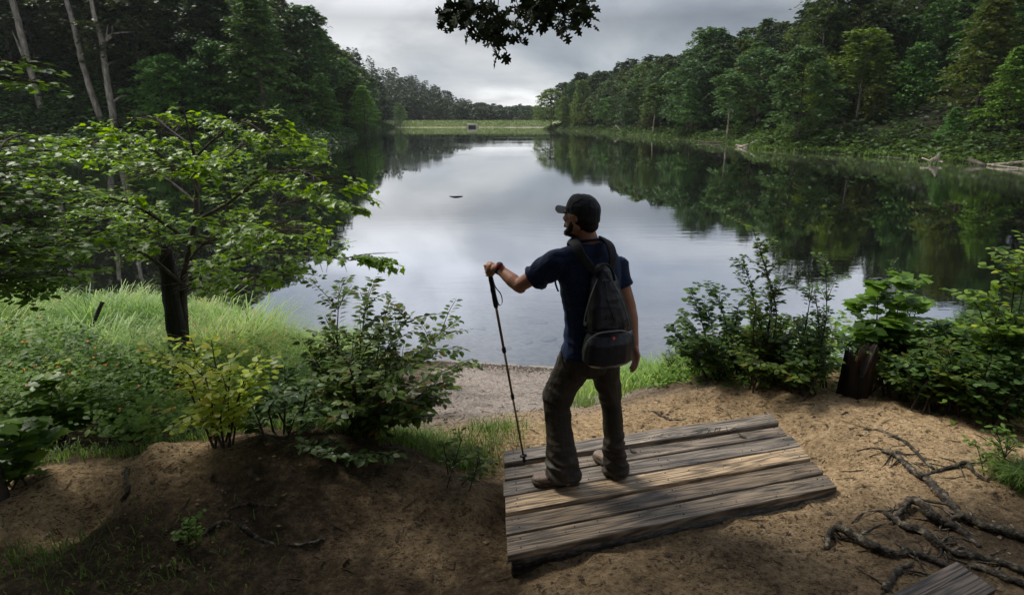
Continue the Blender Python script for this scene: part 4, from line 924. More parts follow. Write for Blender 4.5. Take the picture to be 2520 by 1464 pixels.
c = P(2505, 1200, z=2.05)
for k in range(5):
    n = 170; x = c.x + .04 + rs.randn(n) * .035 + (k - 2) * .03; y = c.y + rs.randn(n) * .035 + (k % 2) * .1; blades(mb, x, y, hgt(x, y), .2 * (.6 + .6 * rs.rand(n)), rs, 1.1, .0028)
tag(obj('sedge_tuft', mb, M['grass_dim'], origin=tuple(c)), 'arching sedge tuft at the right edge of the photo', 'grass')

mb = MB(); fb = MB()
def wm(x, y):
    return (lake_sd(x, y) > .8) * sstep(-1.5, -2.2, x + .4 * fbm(x, y, 2, 2)) * sstep(4.1, 4.6, y + .6 * fbm(x, y, 2, 6) + .1 * (x + 3)) * (1 - .8 * np.exp(-((x + 3.15) / .6) ** 2 - ((y - 5.5) / .9) ** 2)) * sstep(8.2, 6.6, y)
x, y = region(85000, rs, (-9, -1.2), (3.9, 9.2), wm); n = len(x)
top = .30 + .75 * np.clip(fbm(x * 1.2, y * 1.2, 3, 21) + .45, 0, 1) * sstep(4.0, 5.0, y) * (1 - .7 * np.exp(-((x + 3.15) / .8) ** 2 - ((y - 5.5) / 1.2) ** 2)); z = hgt(x, y) + top * rs.rand(n) ** .45
leaves(mb, OVAL, np.column_stack([x, y, z]), rnd_dirs(rs, n, .6), ups_(rs, n, .6), .062 * (.5 + .9 * rs.rand(n)), rs, np.clip(fbm(x * 2, y * 2, 2, 3) * .9 + rs.rand(n) * .7 + .1, 0, 1))
tag(obj('weed_cover', mb, M['weed']), 'dense green jewelweed covering the left bank', 'weeds', kind='stuff'); print('weeds', n)
k = rs.rand(n) < .006; x, y = x[k & (x < -2.6)], y[k & (x < -2.6)]; n = len(x)
top = .30 + .75 * np.clip(fbm(x * 1.2, y * 1.2, 3, 21) + .45, 0, 1) * sstep(4.0, 5.0, y) * (1 - .7 * np.exp(-((x + 3.15) / .8) ** 2 - ((y - 5.5) / 1.2) ** 2))
leaves(fb, ROUND, np.column_stack([x, y, hgt(x, y) + top + .03]), rnd_dirs(rs, n, .6), ups_(rs, n, .9), np.full(n, .024), rs)
leaves(fb, ROUND, np.column_stack([x, y, hgt(x, y) + top + .03]), rnd_dirs(rs, n, 2), ups_(rs, n, .9), np.full(n, .022), rs)
tag(obj('orange_flowers', fb, M['flower']), 'tiny orange flowers dotted through the jewelweed', 'flowers', kind='stuff')
# right bank undergrowth (stuff)
HL = np.array([tuple(ground_hit(a, b))[:2] for a, b in [(1500, 985), (1700, 950), (1900, 960), (2100, 995), (2300, 1035), (2500, 1090), (2620, 1130)]]); print('hedge', HL)
mb = MB()
def rm(x, y):
    ln = np.interp(x, HL[:, 0], HL[:, 1])
    c_ = ground_hit(2100, 975)
    return (np.hypot(x - c_.x, y - c_.y + .15) > .42) * (lake_sd(x, y) > -.1) * sstep(-.05, .3, y - ln + .25 * fbm(x * 2, y * 2, 2, 6)) * sstep(8.6, 7.2, y)
x, y = region(38000, rs, (1.4, 7), (3.0, 8.6), rm); n = len(x)
top = (.06 + .38 * sstep(0, .8, y - np.interp(x, HL[:, 0], HL[:, 1])) + .35 * np.clip(fbm(x * 1.5, y * 1.5, 3, 25) + .35, 0, 1)) * (.35 + .65 * sstep(1.6, 3.0, x)); z = hgt(x, y) + top * rs.rand(n) ** .7
leaves(mb, OVAL, np.column_stack([x, y, z]), rnd_dirs(rs, n, .6), ups_(rs, n, .6), .05 * (.6 + .9 * rs.rand(n)), rs)
tag(obj('bank_undergrowth', mb, M['weed']), 'low leafy undergrowth at the edge of the right bank', 'undergrowth', kind='stuff')

# -- shrubs (base px on the ground, tips px)
def S_(name, bx, by, tp, T, size, mat, label, seed, dY=0, **kw):
    b = ground_hit(bx, by); st = [P(t[0], t[1], Y=b.y + (t[2] if len(t) > 2 else 0) + dY) for t in tp]
    return shrub(name, b, st, T, size, mat, label, seed, **kw)
S_('shrub', 880, 1065, [(835, 700, .3), (905, 735, 0), (960, 735, .2), (1010, 775, -.1), (1130, 785, .1), (800, 780, .3), (1050, 860, 0), (1130, 900, .2), (1110, 935, -.3), (1060, 990, -.3), (760, 860, .1), (820, 960, -.3), (900, 1000, -.4), (960, 1020, -.4), (1030, 1030, -.3), (740, 960, -.1), (860, 900, -.5), (940, 800, -.2), (1010, 900, -.5), (840, 1010, -.5), (980, 900, -.3), (870, 820, -.2), (930, 860, .3), (1090, 960, .2), (780, 930, -.2), (1000, 950, -.5)],
   OVAL, .058, 'shrub_leaf', 'large twiggy shrub on the bank crest left of the beach', 101, nleaf=46)
S_('shrub', 700, 1070, [(640, 940), (700, 900, .2), (760, 950), (620, 1000), (780, 1010, -.2), (680, 980, -.3), (740, 1000, .3)], OVAL, .06, 'dark_leaf', 'low dark leafy shrub between the yellow sapling and the twiggy shrub', 102, nleaf=20)
S_('yellow_sapling', 545, 1084, [(420, 860, .1), (470, 830, .2), (520, 835), (570, 880, -.1), (610, 920, .1), (500, 920, -.3), (560, 960, -.3), (590, 990, .1), (460, 905, -.1), (520, 1000, -.4), (640, 880, .2)], ROUND, .05, 'yellow_leaf', 'yellow-leaved sapling in front of the black broken trunk', 103, nleaf=15, tw=.42, cat='sapling')
S_('broadleaf_weed', 120, 1090, [(60, 950), (130, 930), (190, 960), (230, 1000), (40, 1020), (160, 1020)], SYC, .12, 'bright_leaf', 'large-leaved weed at the far left of the bank', 104, nleaf=8, tw=.3, cat='weed')
S_('broadleaf_weed', 300, 1080, [(270, 985), (330, 960), (370, 1000), (400, 1030), (290, 1030)], SYC, .10, 'bright_leaf', 'large-leaved weed left of the yellow sapling', 105, nleaf=8, tw=.3, cat='weed')
S_('broadleaf_weed', 60, 1180, [(20, 1050), (70, 1040), (110, 1080), (10, 1110)], SYC, .11, 'bright_leaf', 'large-leaved weed beside the left edge trunk', 106, nleaf=7, tw=.3, cat='weed')
S_('small_weed', 1130, 1180, [(1090, 1090), (1140, 1070), (1180, 1110), (1210, 1140)], OVAL, .045, 'shrub_leaf', 'small weed at the left corner of the platform', 107, nleaf=9, tw=.3, cat='weed', r0=.004)
# right side
S_('viburnum_shrub', 1760, 925, [(1640, 800, .2), (1700, 715, .3), (1760, 720), (1690, 790, -.1), (1640, 830), (1730, 830, -.2), (1800, 780, .2), (1700, 870, .1), (1770, 850, -.3), (1820, 740), (1740, 760, .3), (1670, 850, -.1)], ROUND, .055, 'dark_leaf', 'dark round-leaved shrub nearest the hiker on the right bank', 111, nleaf=30, tw=.34)
S_('birch_sapling', 1890, 945, [(1850, 560, .2), (1870, 620), (1830, 650, .1), (1900, 690, .1), (1860, 740, -.2), (1930, 780, .2), (1840, 820, .1), (1900, 860, -.1)], OVAL, .05, 'shrub_leaf', 'tallest sapling on the right bank with small olive leaves', 112, nleaf=64, tw=.22, cat='sapling')
S_('sapling', 1960, 950, [(2030, 640, .2), (2000, 700), (1975, 780, .1), (2040, 760, -.1), (1990, 850)], OVAL, .045, 'dark_leaf', 'thin leaning sapling between the tallest sapling and the stump', 113, nleaf=40, tw=.24, cat='sapling')
S_('sapling', 2025, 960, [(2005, 720), (2025, 780, .1), (1990, 820), (2035, 850)], OVAL, .042, 'shrub_leaf', 'short sapling just left of the stump', 114, nleaf=16, tw=.22, cat='sapling')
S_('sycamore_sapling', 2170, 940, [(2110, 740), (2160, 700, .1), (2230, 690, -.1), (2260, 740, .1), (2130, 800, -.2), (2200, 790, -.2), (2290, 820), (2330, 790, .2), (2380, 800, .2), (2240, 850, -.2)], SYC, .105, 'bright_leaf', 'broad bright-leaved sycamore sapling behind the stump', 115, nleaf=17, tw=.22, cat='sapling')
S_('sapling', 2190, 900, [(2195, 640, .3), (2180, 720, .3), (2215, 700, .3)], OVAL, .045, 'dark_leaf', 'thin sprig rising above the sycamore sapling', 116, nleaf=20, tw=.15, cat='sapling')
S_('shrub', 2330, 985, [(2260, 840), (2320, 820, .1), (2380, 840), (2420, 880, -.1), (2280, 900, -.3), (2350, 900, -.3), (2430, 930), (2220, 880, .1), (2390, 910, -.4)], ROUND, .055, 'dark_leaf', 'dense dark shrub right of the stump', 117, nleaf=40, tw=.35)
S_('shrub', 2480, 1000, [(2400, 740), (2450, 700, .1), (2500, 650), (2540, 620, .1), (2430, 800, -.2), (2500, 780, -.2), (2550, 740), (2460, 850, -.2), (2540, 860), (2410, 860, .1), (2500, 900, -.3)], ROUND, .055, 'mixed_leaf', 'tall yellow-green shrub at the right edge of the photo', 118, nleaf=34, tw=.3)
S_('shrub', 2545, 1040, [(2480, 800, .1), (2520, 700, .2), (2560, 660), (2510, 860, -.1), (2570, 800), (2500, 930, -.2)], OVAL, .06, 'dark_leaf', 'dark green shrub overlapping the yellow-green one at the right edge', 119, nleaf=36, tw=.3)
S_('shrub', 1990, 975, [(1940, 880), (1990, 860, .1), (2040, 890), (1900, 900, .1), (1960, 920, -.2), (1860, 890)], OVAL, .06, 'shrub_leaf', 'low shrub at the foot of the saplings left of the stump', 120, nleaf=18, tw=.4)
S_('small_weed', 2440, 1160, [(2400, 1090), (2450, 1060), (2500, 1090), (2470, 1030)], OVAL, .04, 'bright_leaf', 'small bright weed on the sand near the right edge', 121, nleaf=9, tw=.3, cat='weed', r0=.004)
S_('small_weed', 470, 1345, [(455, 1290), (470, 1270), (490, 1300)], ROUND, .03, 'bright_leaf', 'tiny green seedling in the dark soil at lower left', 122, nleaf=6, tw=.3, cat='weed', r0=.003)
S_('low_fern_weed', 860, 1110, [(740, 1100, -.2), (800, 1120, -.3), (700, 1110), (900, 1130, -.3), (960, 1120, -.2)], OVAL, .055, 'dark_leaf', 'drooping leaves at the foot of the twiggy shrub', 123, nleaf=12, tw=.3, cat='weed', r0=.005)

# filler shrubs: two bushes copied along the right-bank hedge
src_a = S_('shrub', 1850, 955, [(1810, 850), (1850, 820, .1), (1890, 850), (1830, 880, -.1), (1875, 890, .1), (1905, 900)], OVAL, .05, 'shrub_leaf', 'olive-leaved bush in the hedge on the right bank', 131, nleaf=22, tw=.4)
src_b = S_('shrub', 1990, 970, [(1950, 870), (1990, 840, .1), (2030, 860), (1970, 890, -.1), (2015, 910, .1), (1935, 920)], ROUND, .05, 'dark_leaf', 'dark-leaved bush in the hedge on the right bank', 132, nleaf=18, tw=.4)
for src, g_ in ((src_a, 'olive bushes in the right-bank hedge'), (src_b, 'dark bushes in the right-bank hedge')): src['group'] = g_
for i, (bx, by, s_) in enumerate([(1780, 940, .8), (1950, 960, .9), (2260, 1005, 1.0), (2310, 1030, .9), (2370, 1040, 1.1), (2440, 1060, 1.1), (1720, 930, .6), (2510, 1080, 1.0), (2200, 985, .7), (1830, 935, .9), (1900, 940, 1.0), (2330, 990, 1.3), (2460, 1020, 1.4), (1690, 925, .8), (1660, 935, .6), (1870, 930, 1.2), (1990, 940, 1.2), (2130, 960, .9), (2230, 960, 1.3), (2420, 980, 1.5), (1740, 915, .9)]):
    src = (src_a, src_b)[i % 2]; c = src.copy(); COL.objects.link(c); c.location = ground_hit(bx, by) + Vector((0, .15, 0)); c.rotation_euler.z = i * 1.7; c.scale = (s_, s_, s_)
    for ch in src.children:
        if ch.name.split('.')[0] in ('stems', 'leaves'):
            d_ = ch.copy(); COL.objects.link(d_); d_.parent = c
# stump
b = ground_hit(2100, 968); mb = MB(); rs = RS(14)
wpx = b.y / .93 * S / F; nA = 40; ang = np.linspace(0, 2 * PI, nA, endpoint=False)
R0 = 34 * wpx; prof = np.interp(ang, [0, .6, 1.0, 1.25, 1.6, 2.2, 2.5, 2.8, 3.4, 3.8, 4.0, 4.5, 4.75, 5.0, 5.5, 2 * PI], [1.0, .96, .9, .62, .45, .5, .55, .9, .93, .86, .6, .42, .5, .92, 1.02, 1.0]) + .05 * np.sin(ang * 13)
Ht = 112 * wpx * 1.12
rows = []
for k, t in enumerate(np.linspace(0, 1, 10)):
    rr = R0 * (1.12 - .16 * t ** .5 + .05 * rs.rand(nA) + .07 * np.sin(ang * 9 + .5 * t)); hh = t * Ht * (prof if k else 1) * (1 + (.05 * rs.rand(nA) if k == 9 else 0)) - (0.06 if k == 0 else 0) + np.zeros(nA)
    rows.append(np.column_stack([b.x + np.cos(ang) * rr, b.y + np.sin(ang) * rr, b.z + hh]))
for k, t in enumerate((.98, .7, .3)):
    hh = Ht * (prof * t); rr = R0 * (.80 - .08 * k + .05 * rs.rand(nA)); rows.append(np.column_stack([b.x + np.cos(ang) * rr, b.y + np.sin(ang) * rr, b.z + hh]))
v = np.concatenate(rows); k = len(rows); i = np.arange(k - 1)[:, None] * nA; j = np.arange(nA)[None]; j2 = (j + 1) % nA
mb.add(v, [np.stack([i + j, i + j2, i + nA + j2, i + nA + j], -1).reshape(-1, 4), (np.arange(nA) + (k - 1) * nA)[None]])
tag(obj('tree_stump', mb, M['rot'], origin=tuple(b)), 'rotten forked tree stump on the right bank', 'stump')

# ------------------------------------------------------------------ platform of weathered boards
TL, BL, TR, BR = P(1237, 1110, z=2.0), P(1250, 1368, z=2.0), P(1898, 1017, z=2.0), P(2058, 1199, z=2.0)
plat = empty('wooden_platform', (BL.x, BL.y, 1.85))
cols = [(.18, .15, .12), (.15, .12, .09), (.145, .12, .095), (.32, .23, .14), (.135, .10, .066), (.165, .125, .085)]
ex = ((TR - TL) + (BR - BL)).normalized(); angp = math.atan2(ex.y, ex.x)
fr_ = [0, .165, .33, .50, .67, .835, 1.0]; rs = RS(6)
for i in range(6):
    f0, f1 = fr_[i] + (.035 if i == 1 else .012), fr_[i + 1] - .008
    zt = 2.0 + [.012, 0, .002, .008, -.004, .0][i]
    a, b_, c, d = TL.lerp(BL, f1), TR.lerp(BR, f1), TR.lerp(BR, f0), TL.lerp(BL, f0)
    org = (a + c) / 2; org.z = zt; R = Matrix.Rotation(-angp, 3, 'Z'); th = .042
    nseg = 24; V = []
    jl = [.018 * (rs.rand() - .5), .024 * (rs.rand() - .5)]
    for s in range(nseg + 1):
        t = s / nseg; p0 = a.lerp(b_, t); p1 = d.lerp(c, t)
        sh = ex * (jl[0] * (1 - t) + jl[1] * t * 2)
        wv = .0015 * math.sin(t * 9 + i); 
        for (p, zz, ins) in ((p0, 0, .004), (p0, -.005, 0), (p0, -th, 0), (p1, -th, 0), (p1, -.005, 0), (p1, 0, .004)):
            q = Vector(p) + sh; dirn = (p1 - p0).normalized() if p is p0 else (p0 - p1).normalized(); q = q + dirn * (ins + wv)
            q.z = zt + zz + .0012 * math.sin(t * 14 + i * 2); V.append(R @ (q - org))
    k = 6; faces = [(s * k + j, s * k + (j + 1) % k, (s + 1) * k + (j + 1) % k, (s + 1) * k + j) for s in range(nseg) for j in range(k)]
    mb = MB(); mb.add([tuple(q) for q in V], [np.array(faces), np.arange(k)[::-1][None], (np.arange(k) + nseg * k)[None]])
    me = mb.mesh('board', False); me.materials.append(wood_mat('weathered_board_%d' % i, cols[i], i + 1, .5 if i in (0, 2, 3) else .2))
    o = bpy.data.objects.new('board', me); COL.objects.link(o); o.parent = plat; o.location = org - plat.location; o.rotation_euler.z = angp
    if i == 3: o['label'] = 'lighter tan board'
M['joist'] = wood_mat('joist_wood', (.05, .042, .035), 9)
for t in (.06, .5, .94):
    mb = MB(); p0 = TL.lerp(TR, t) * .98 + BL.lerp(BR, t) * .02; p1 = TL.lerp(TR, t) * .03 + BL.lerp(BR, t) * .97; c = (p0 + p1) / 2
    a = math.atan2((p1 - p0).y, (p1 - p0).x); box(mb, (c.x, c.y, 1.915), (p1 - p0).length / 2 - .01, .022, .042, Matrix.Rotation(a, 3, 'Z')); obj('joist', mb, M['joist'], plat)
mb = MB(); p0 = BL.lerp(BR, .01); p1 = BL.lerp(BR, .99); c = (p0 + p1) / 2 + Vector((0, .03, 0)); box(mb, (c.x, c.y, 1.905), (p1 - p0).length / 2, .018, .05, Matrix.Rotation(math.atan2((p1 - p0).y, (p1 - p0).x), 3, 'Z')); obj('edge_board', mb, M['joist'], plat)
tag(plat, 'weathered six-board wooden platform the hiker stands on', 'platform')
mb = MB()
for i in range(6):
    for t in (.035, .5, .965):
        for g in (.28, .72):
            f = fr_[i] + (fr_[i + 1] - fr_[i]) * g; c = TL.lerp(BL, f).lerp(TR.lerp(BR, f), t); zt = 2.0 + [.012, 0, .002, .008, -.004, .0][i]; box(mb, (c.x, c.y, zt + .0012), .0035, .0035, .0012)
obj('nail_heads', mb, M['dark_bark'], plat)
mb = MB(); rs = RS(15)
def stroke(pts):
    w = [P(a, b, z=2.0135) for a, b in pts]; tube(mb, w, .0016, 4)
for pts in ([(1788, 1048), (1790, 1060), (1797, 1060)], [(1803, 1052), (1810, 1050), (1813, 1056), (1806, 1059), (1802, 1055), (1803, 1052)], [(1758, 1062), (1762, 1051), (1768, 1061), (1773, 1050)], [(1745, 1056), (1752, 1066)], [(1738, 1068), (1746, 1056)]): stroke(pts)
for k in range(14):
    a = 1600 + rs.rand() * 160; b = 1085 - (a - 1600) * .15 + (rs.rand() - .5) * 10 - 8; stroke([(a, b), (a + 6 + 10 * rs.rand(), b - 5 + 8 * rs.rand())])
obj('carved_marks', mb, M['dark_bark'], plat)
mb = MB()
for k in range(150):
    u_, v_ = rs.rand(), rs.rand(); c = TL.lerp(BL, v_).lerp(TR.lerp(BR, v_), u_)
    if k < 90: ellipsoid(mb, (c.x, c.y, 2.008), (.0025 + .004 * rs.rand(), .003, .003), Matrix.Rotation(rs.rand() * 3, 3, 'Z'), 6, 4)
    else: a_ = rs.rand() * 3.1; L = .008 + .018 * rs.rand(); tube(mb, [(c.x, c.y, 2.011), (c.x + math.cos(a_) * L, c.y + math.sin(a_) * L, 2.011)], .0012, 4)
tag(obj('board_debris', mb, M['litter']), 'crumbs of dirt and bits of twig on the wooden platform', 'debris', kind='stuff')
# carved scratches on the far board and small debris
for (x, y, s, lab) in [(1820, 1072, .02, 'curled dead leaf on the second board near its right end'), (1549, 1108, .022, 'pale dead leaf beside the hiker right boot')]:
    mb = MB(); p = P(x, y, z=2.012); leaves(mb, OAK, [tuple(p), tuple(p + Vector((.01, 0, .004)))], [(1, .2, .2), (-.3, 1, .3)], [(0, .4, 1), (.3, 0, 1)], [.05, .04], RS(1)); tag(obj('dead_leaf', mb, M['litter'], origin=tuple(p)), lab, 'leaf')

# step board at the lower right corner
z4 = lambda x, y: ((1950 + x * .2984) * .98438, (1050 + y * .2985) * .98438)
A = P(*z4(1480, 1178), z=2.2); Bq = P(*z4(1808, 1408), z=2.2); Cq = P(*z4(930, 1462), z=2.2)
dr = (Cq - A).normalized(); wv = (Bq - A)
step = empty('wooden_step', (A.x, A.y, 2.1)); aw = math.atan2(dr.y, dr.x)
for k in range(2):
    o0 = A + wv * (k * .335 + (.012 if k else 0)) if k < 1 else A + wv * .36
    w_ = wv * (.345 if k == 0 else .64); pts = [o0, o0 + w_, o0 + w_ + dr * 1.6, o0 + dr * 1.6]
    org = sum(pts, Vector()) / 4; R = Matrix.Rotation(-aw, 3, 'Z'); V = [R @ (p - org) + Vector((0, 0, dz)) for dz in (0, -.045) for p in pts]
    mb = MB(); mb.add([tuple(q) for q in V], np.array([(3, 2, 1, 0), (4, 5, 6, 7), (0, 1, 5, 4), (1, 2, 6, 5), (2, 3, 7, 6), (3, 0, 4, 7)]))
    me = mb.mesh('board', False); me.materials.append(wood_mat('step_board_%d' % k, (.135, .10, .072), 20 + k, .1)); o = bpy.data.objects.new('board', me); COL.objects.link(o); o.parent = step; o.location = org - step.location; o.rotation_euler.z = aw
mb = MB(); c = A + wv * .5 + dr * .8; c.z = 2.06; box(mb, tuple(c), .7, .10, .09, Matrix.Rotation(aw, 3, 'Z')); obj('riser', mb, M['joist'], step)
tag(step, 'brown plank step in the lower right corner', 'step')

# ------------------------------------------------------------------ roots and sticks
def root_(pts, rad, label, name='exposed_root', lift=None, n=9, mat='root', cat='root', seed=1):
    w = []; rad = [a * .62 for a in rad]
    for i, (x, y) in enumerate(pts):
        g = ground_hit(*z4(x, y)); lf = (lift[i] if lift else .35) - (.25 if lift else 0) 
        r = np.interp(i / (len(pts) - 1), np.linspace(0, 1, len(rad)), rad); g.z += r * lf; w.append(g)
    sp = smooth_path(w, 5); rr = np.interp(np.linspace(0, 1, len(sp)), np.linspace(0, 1, len(rad)), rad)
    rs = RS(seed); rr = rr * (1 + .25 * fbm(np.arange(len(sp)) * .45, np.zeros(len(sp)), 2, seed)); sp = [np.array(p) + (rs.rand(3) - .5) * .25 * r for p, r in zip(sp, rr)]
    mb = MB(); tube(mb, sp, rr, n + 3, rough=.55, rs=rs)
    for t in range(int(len(sp) * .35)):
        i = rs.randint(1, len(sp) - 1); a = rs.rand() * 6.28; L = .06 + .16 * rs.rand(); e = np.array(sp[i]) + np.array([math.cos(a), math.sin(a), 0]) * L
        m1 = (np.array(sp[i]) + e) / 2 + (rs.rand(3) - .5) * .03; e[2] = G(e[0], e[1]) - .002; m1[2] = G(m1[0], m1[1]) + .006; tube(mb, smooth_path([sp[i], m1, e], 4), np.linspace(rr[i] * .35, .0015, 9), 5, cap=False)
    return tag(obj(name, mb, M[mat], origin=tuple(w[0])), label, cat, 'exposed roots by the steps' if name == 'exposed_root' else None)
root_([(850, 280), (980, 330), (1050, 400), (1130, 460), (1220, 510), (1300, 590), (1370, 670), (1450, 740), (1540, 830)], (.02, .03, .042, .045, .03), 'mottled fallen limb lying on the pale sand', 'fallen_branch', cat='branch', lift=[1.6, 1, .8, .8, .7, .7, .7, .5, .2])
root_([(700, 75), (830, 95), (960, 150), (1050, 190), (1140, 270), (1200, 340), (1290, 420)], (.012, .02, .02, .014), 'long thin root crossing the sand above the fallen limb', seed=2)
root_([(1215, 475), (1300, 430), (1440, 405), (1550, 380), (1620, 440), (1750, 520)], (.012, .022, .026, .01), 'short dark root forking right from the fallen limb', seed=3, lift=[.3, .6, .9, 1.2, .6, .3])
root_([(930, 880), (1010, 790), (1080, 750), (1180, 790), (1260, 840), (1330, 880), (1450, 930), (1560, 980), (1670, 1070)], (.02, .034, .04, .036, .02), 'dark arched root looping above the soil', lift=[0, 1.8, 2.8, 2.4, 2, 1.6, 1.1, .6, .2], seed=4)
root_([(870, 820), (950, 870), (1050, 920), (1180, 950), (1270, 1010), (1370, 1080), (1500, 1130), (1700, 1170), (1900, 1230), (2060, 1290)], (.022, .03, .036, .03, .03), 'long dark root running from the arch to the right edge', seed=5, lift=[2.4, 2, 1.4, 1, .8, .7, .7, .7, .7, .7])
root_([(1430, 850), (1480, 838), (1600, 880), (1720, 920), (1860, 965), (2070, 1020)], (.018, .034, .04, .045), 'thick black root right of the arched root', seed=6, lift=[0, 1.8, 1.6, 1.2, 1, 1])
root_([(390, 1090), (410, 985), (500, 990), (640, 1030), (760, 1080), (880, 1130), (1000, 1150), (1060, 1115), (1150, 1150), (1300, 1200), (1450, 1235)], (.02, .036, .034, .03, .03, .02), 'gnarled root nearest the platform with a raised broken end', seed=7, lift=[0, 2.2, 2.4, 2.0, 1.4, 1, .8, 1.3, .9, .6, .3])
root_([(1560, 1225), (1700, 1270), (1850, 1320), (2070, 1410)], (.02, .03, .036), 'low root behind the plank step', seed=8)
root_([(590, 1000), (680, 965), (750, 930), (880, 870)], (.008, .012, .008), 'thin root joining the gnarled root to the arch', seed=9)
root_([(600, 860), (700, 785), (850, 768), (950, 755), (1060, 742)], (.006, .012, .01), 'thin curved root left of the arched root', seed=10)
root_([(870, 1440), (940, 1330), (1000, 1255), (1110, 1215)], (.028, .03, .016), 'stub of root beside the plank step', seed=11, lift=[.2, .7, .8, .3])
root_([(640, 260), (760, 230), (900, 265), (1020, 290), (1150, 290)], (.004, .009, .007), 'very thin root on the sand above the fallen limb', seed=12)
def vroot(pts, rad, label, seed, name='exposed_root'):
    k = .98438; w = [ground_hit(x, y) for x, y in pts]; sp = smooth_path(w, 5); rs = RS(seed); mb = MB(); rr = np.interp(np.linspace(0, 1, len(sp)), np.linspace(0, 1, len(rad)), rad)
    tube(mb, [np.array(p) + (rs.rand(3) - .5) * .01 for p in sp], rr, 7, rough=.3, rs=rs); tag(obj(name, mb, M['root'], origin=tuple(w[0])), label, 'root', 'roots on the dark bank')
vroot([(480, 1330), (540, 1290), (600, 1300), (640, 1330), (720, 1345), (800, 1330)], (.008, .016, .012, .008), 'dark curved root in the shaded soil at lower left', 31)
vroot([(560, 1265), (600, 1240), (680, 1250)], (.006, .012, .006), 'small root stub above the curved root at lower left', 32)
vroot([(880, 1180), (920, 1165), (950, 1150)], (.006, .010, .006), 'thin root below the twiggy shrub', 33)
vroot([(1560, 1020), (1610, 1015), (1650, 1035), (1690, 1030)], (.006, .010, .005), 'thin root in the brown hollow behind the hiker', 34)
vroot([(320, 1110), (312, 1160), (318, 1200), (300, 1235)], (.01, .018, .012), 'short root hanging at the edge of the pale sand patch', 35)

# leaf litter, twigs and pebbles
rs = RS(91); mb = MB(); n = 30000
x = rs.uniform(-3.6, 5.2, n); y = rs.uniform(2.2, 9.5, n)
dens = .18 + 1.0 * np.clip(fbm(x * 1.6, y * 1.6, 3, 14) + .12, 0, 1) + .35 * (y < 2.9) + .5 * np.exp(-(((x - 2.6) / .8) ** 2 + ((y - 2.8) / .4) ** 2))
k = (rs.rand(n) < dens) & (lake_sd(x, y) > .05); x, y = x[k], y[k]; n = len(x)
leaves(mb, LANCE, np.column_stack([x, y, hgt(x, y) + .006]), rnd_dirs(rs, n, .25), ups_(rs, n, .35), .028 * (.4 + 1.1 * rs.rand(n) ** 2), rs)
n = 330; x = rs.uniform(-3.6, 5.2, n); y = rs.uniform(2.2, 6, n)
leaves(mb, OAK, np.column_stack([x, y, hgt(x, y) + .008]), rnd_dirs(rs, n, .3), ups_(rs, n, .5), .05 * (.5 + .8 * rs.rand(n)), rs)
for _ in range(420):
    a, b2 = rs.uniform(-3.5, 5), rs.uniform(2.3, 8); L = .04 + .12 * rs.rand() ** 2; th = rs.rand() * PI
    if lake_sd(np.array([a]), np.array([b2]))[0] < .1: continue
    pts = [(a + math.cos(th) * L * t, b2 + math.sin(th) * L * t) for t in (-.5, 0, .5)]; zz = hgt(np.array([p[0] for p in pts]), np.array([p[1] for p in pts]))
    tube(mb, [(p[0], p[1], z + .006) for p, z in zip(pts, zz)], [.0025, .003, .002], 4)
tag(obj('leaf_litter', mb, M['litter'], smooth=False), 'dead leaves and twigs scattered over the sand', 'leaf litter', kind='stuff')
rs = RS(95); mb = MB(); n = 5200; x = rs.uniform(-3.6, 5, n); y = rs.uniform(2.2, 6.5, n); k = (fbm(x * 1.3, y * 1.3, 3, 51) + .15 > rs.rand(n) * .5) & ~((x > -.1) & (x < 2.1) & (y > 2.6 + .25 * x) & (y < 3.75 + .3 * x)); x, y = x[k], y[k]; n = len(x); z = hgt(x, y)
ov = np.array([(0, 0, 1), (1, 0, 0), (0, 1, 0), (-1, 0, 0), (0, -1, 0), (0, 0, -1.)]); of = np.array([(0, 1, 2), (0, 2, 3), (0, 3, 4), (0, 4, 1), (5, 2, 1), (5, 3, 2), (5, 4, 3), (5, 1, 4)])
sc = .004 + .014 * rs.rand(n) ** 4; V = (ov[None] * (.7 + .6 * rs.rand(n, 6, 1))) * sc[:, None, None] * np.array([1.2, 1, .7]) + np.column_stack([x, y, z + sc * .2])[:, None, :]
mb.add(V.reshape(-1, 3), (of[None] + (np.arange(n) * 6)[:, None, None]).reshape(-1, 3))
M['clod'] = noise_mat('dry_soil_clod', [(.3, (.14, .095, .055)), (.7, (.40, .29, .18))], 9, .95, 0, spec=.1)
tag(obj('soil_clods', mb, M['clod'], smooth=False), 'crumbs of soil and small pebbles on the sand', 'pebbles', kind='stuff')
# dark debris line and flat stones in the shallows
mb = MB(); n = 2600; x = rs.uniform(-3.2, 2.6, n); ys = np.interp(x, [p[0] for p in near_shore], [p[1] for p in near_shore]); y = ys - .12 - np.abs(rs.randn(n)) * .22
leaves(mb, LANCE, np.column_stack([x, y, hgt(x, y) + .01]), rnd_dirs(rs, n, .5), ups_(rs, n, .6), .05 * (.5 + rs.rand(n)), rs)
tag(obj('shore_debris', mb, M['litter'], smooth=False), 'dark line of washed-up debris at the water edge', 'debris', kind='stuff')
for i, (x, y, w) in enumerate([(1325, 775, 34), (1350, 832, 30), (1300, 842, 22), (1390, 858, 26), (1180, 800, 22), (1240, 862, 24), (1420, 790, 20)]):
    p = P(x, y, z=-.12); g = G(p.x, p.y); mb = MB(); r = w * .0105 * .4; ellipsoid(mb, (p.x, p.y, g + .02), (r * 1.6, r, .05), Matrix.Rotation(i * .7, 3, 'Z'))
    tag(obj('flat_stone', mb, M['rock'], origin=(p.x, p.y, g)), 'flat pale stone lying under the shallow water near the shore', 'stone', 'flat stones under the shallow water')
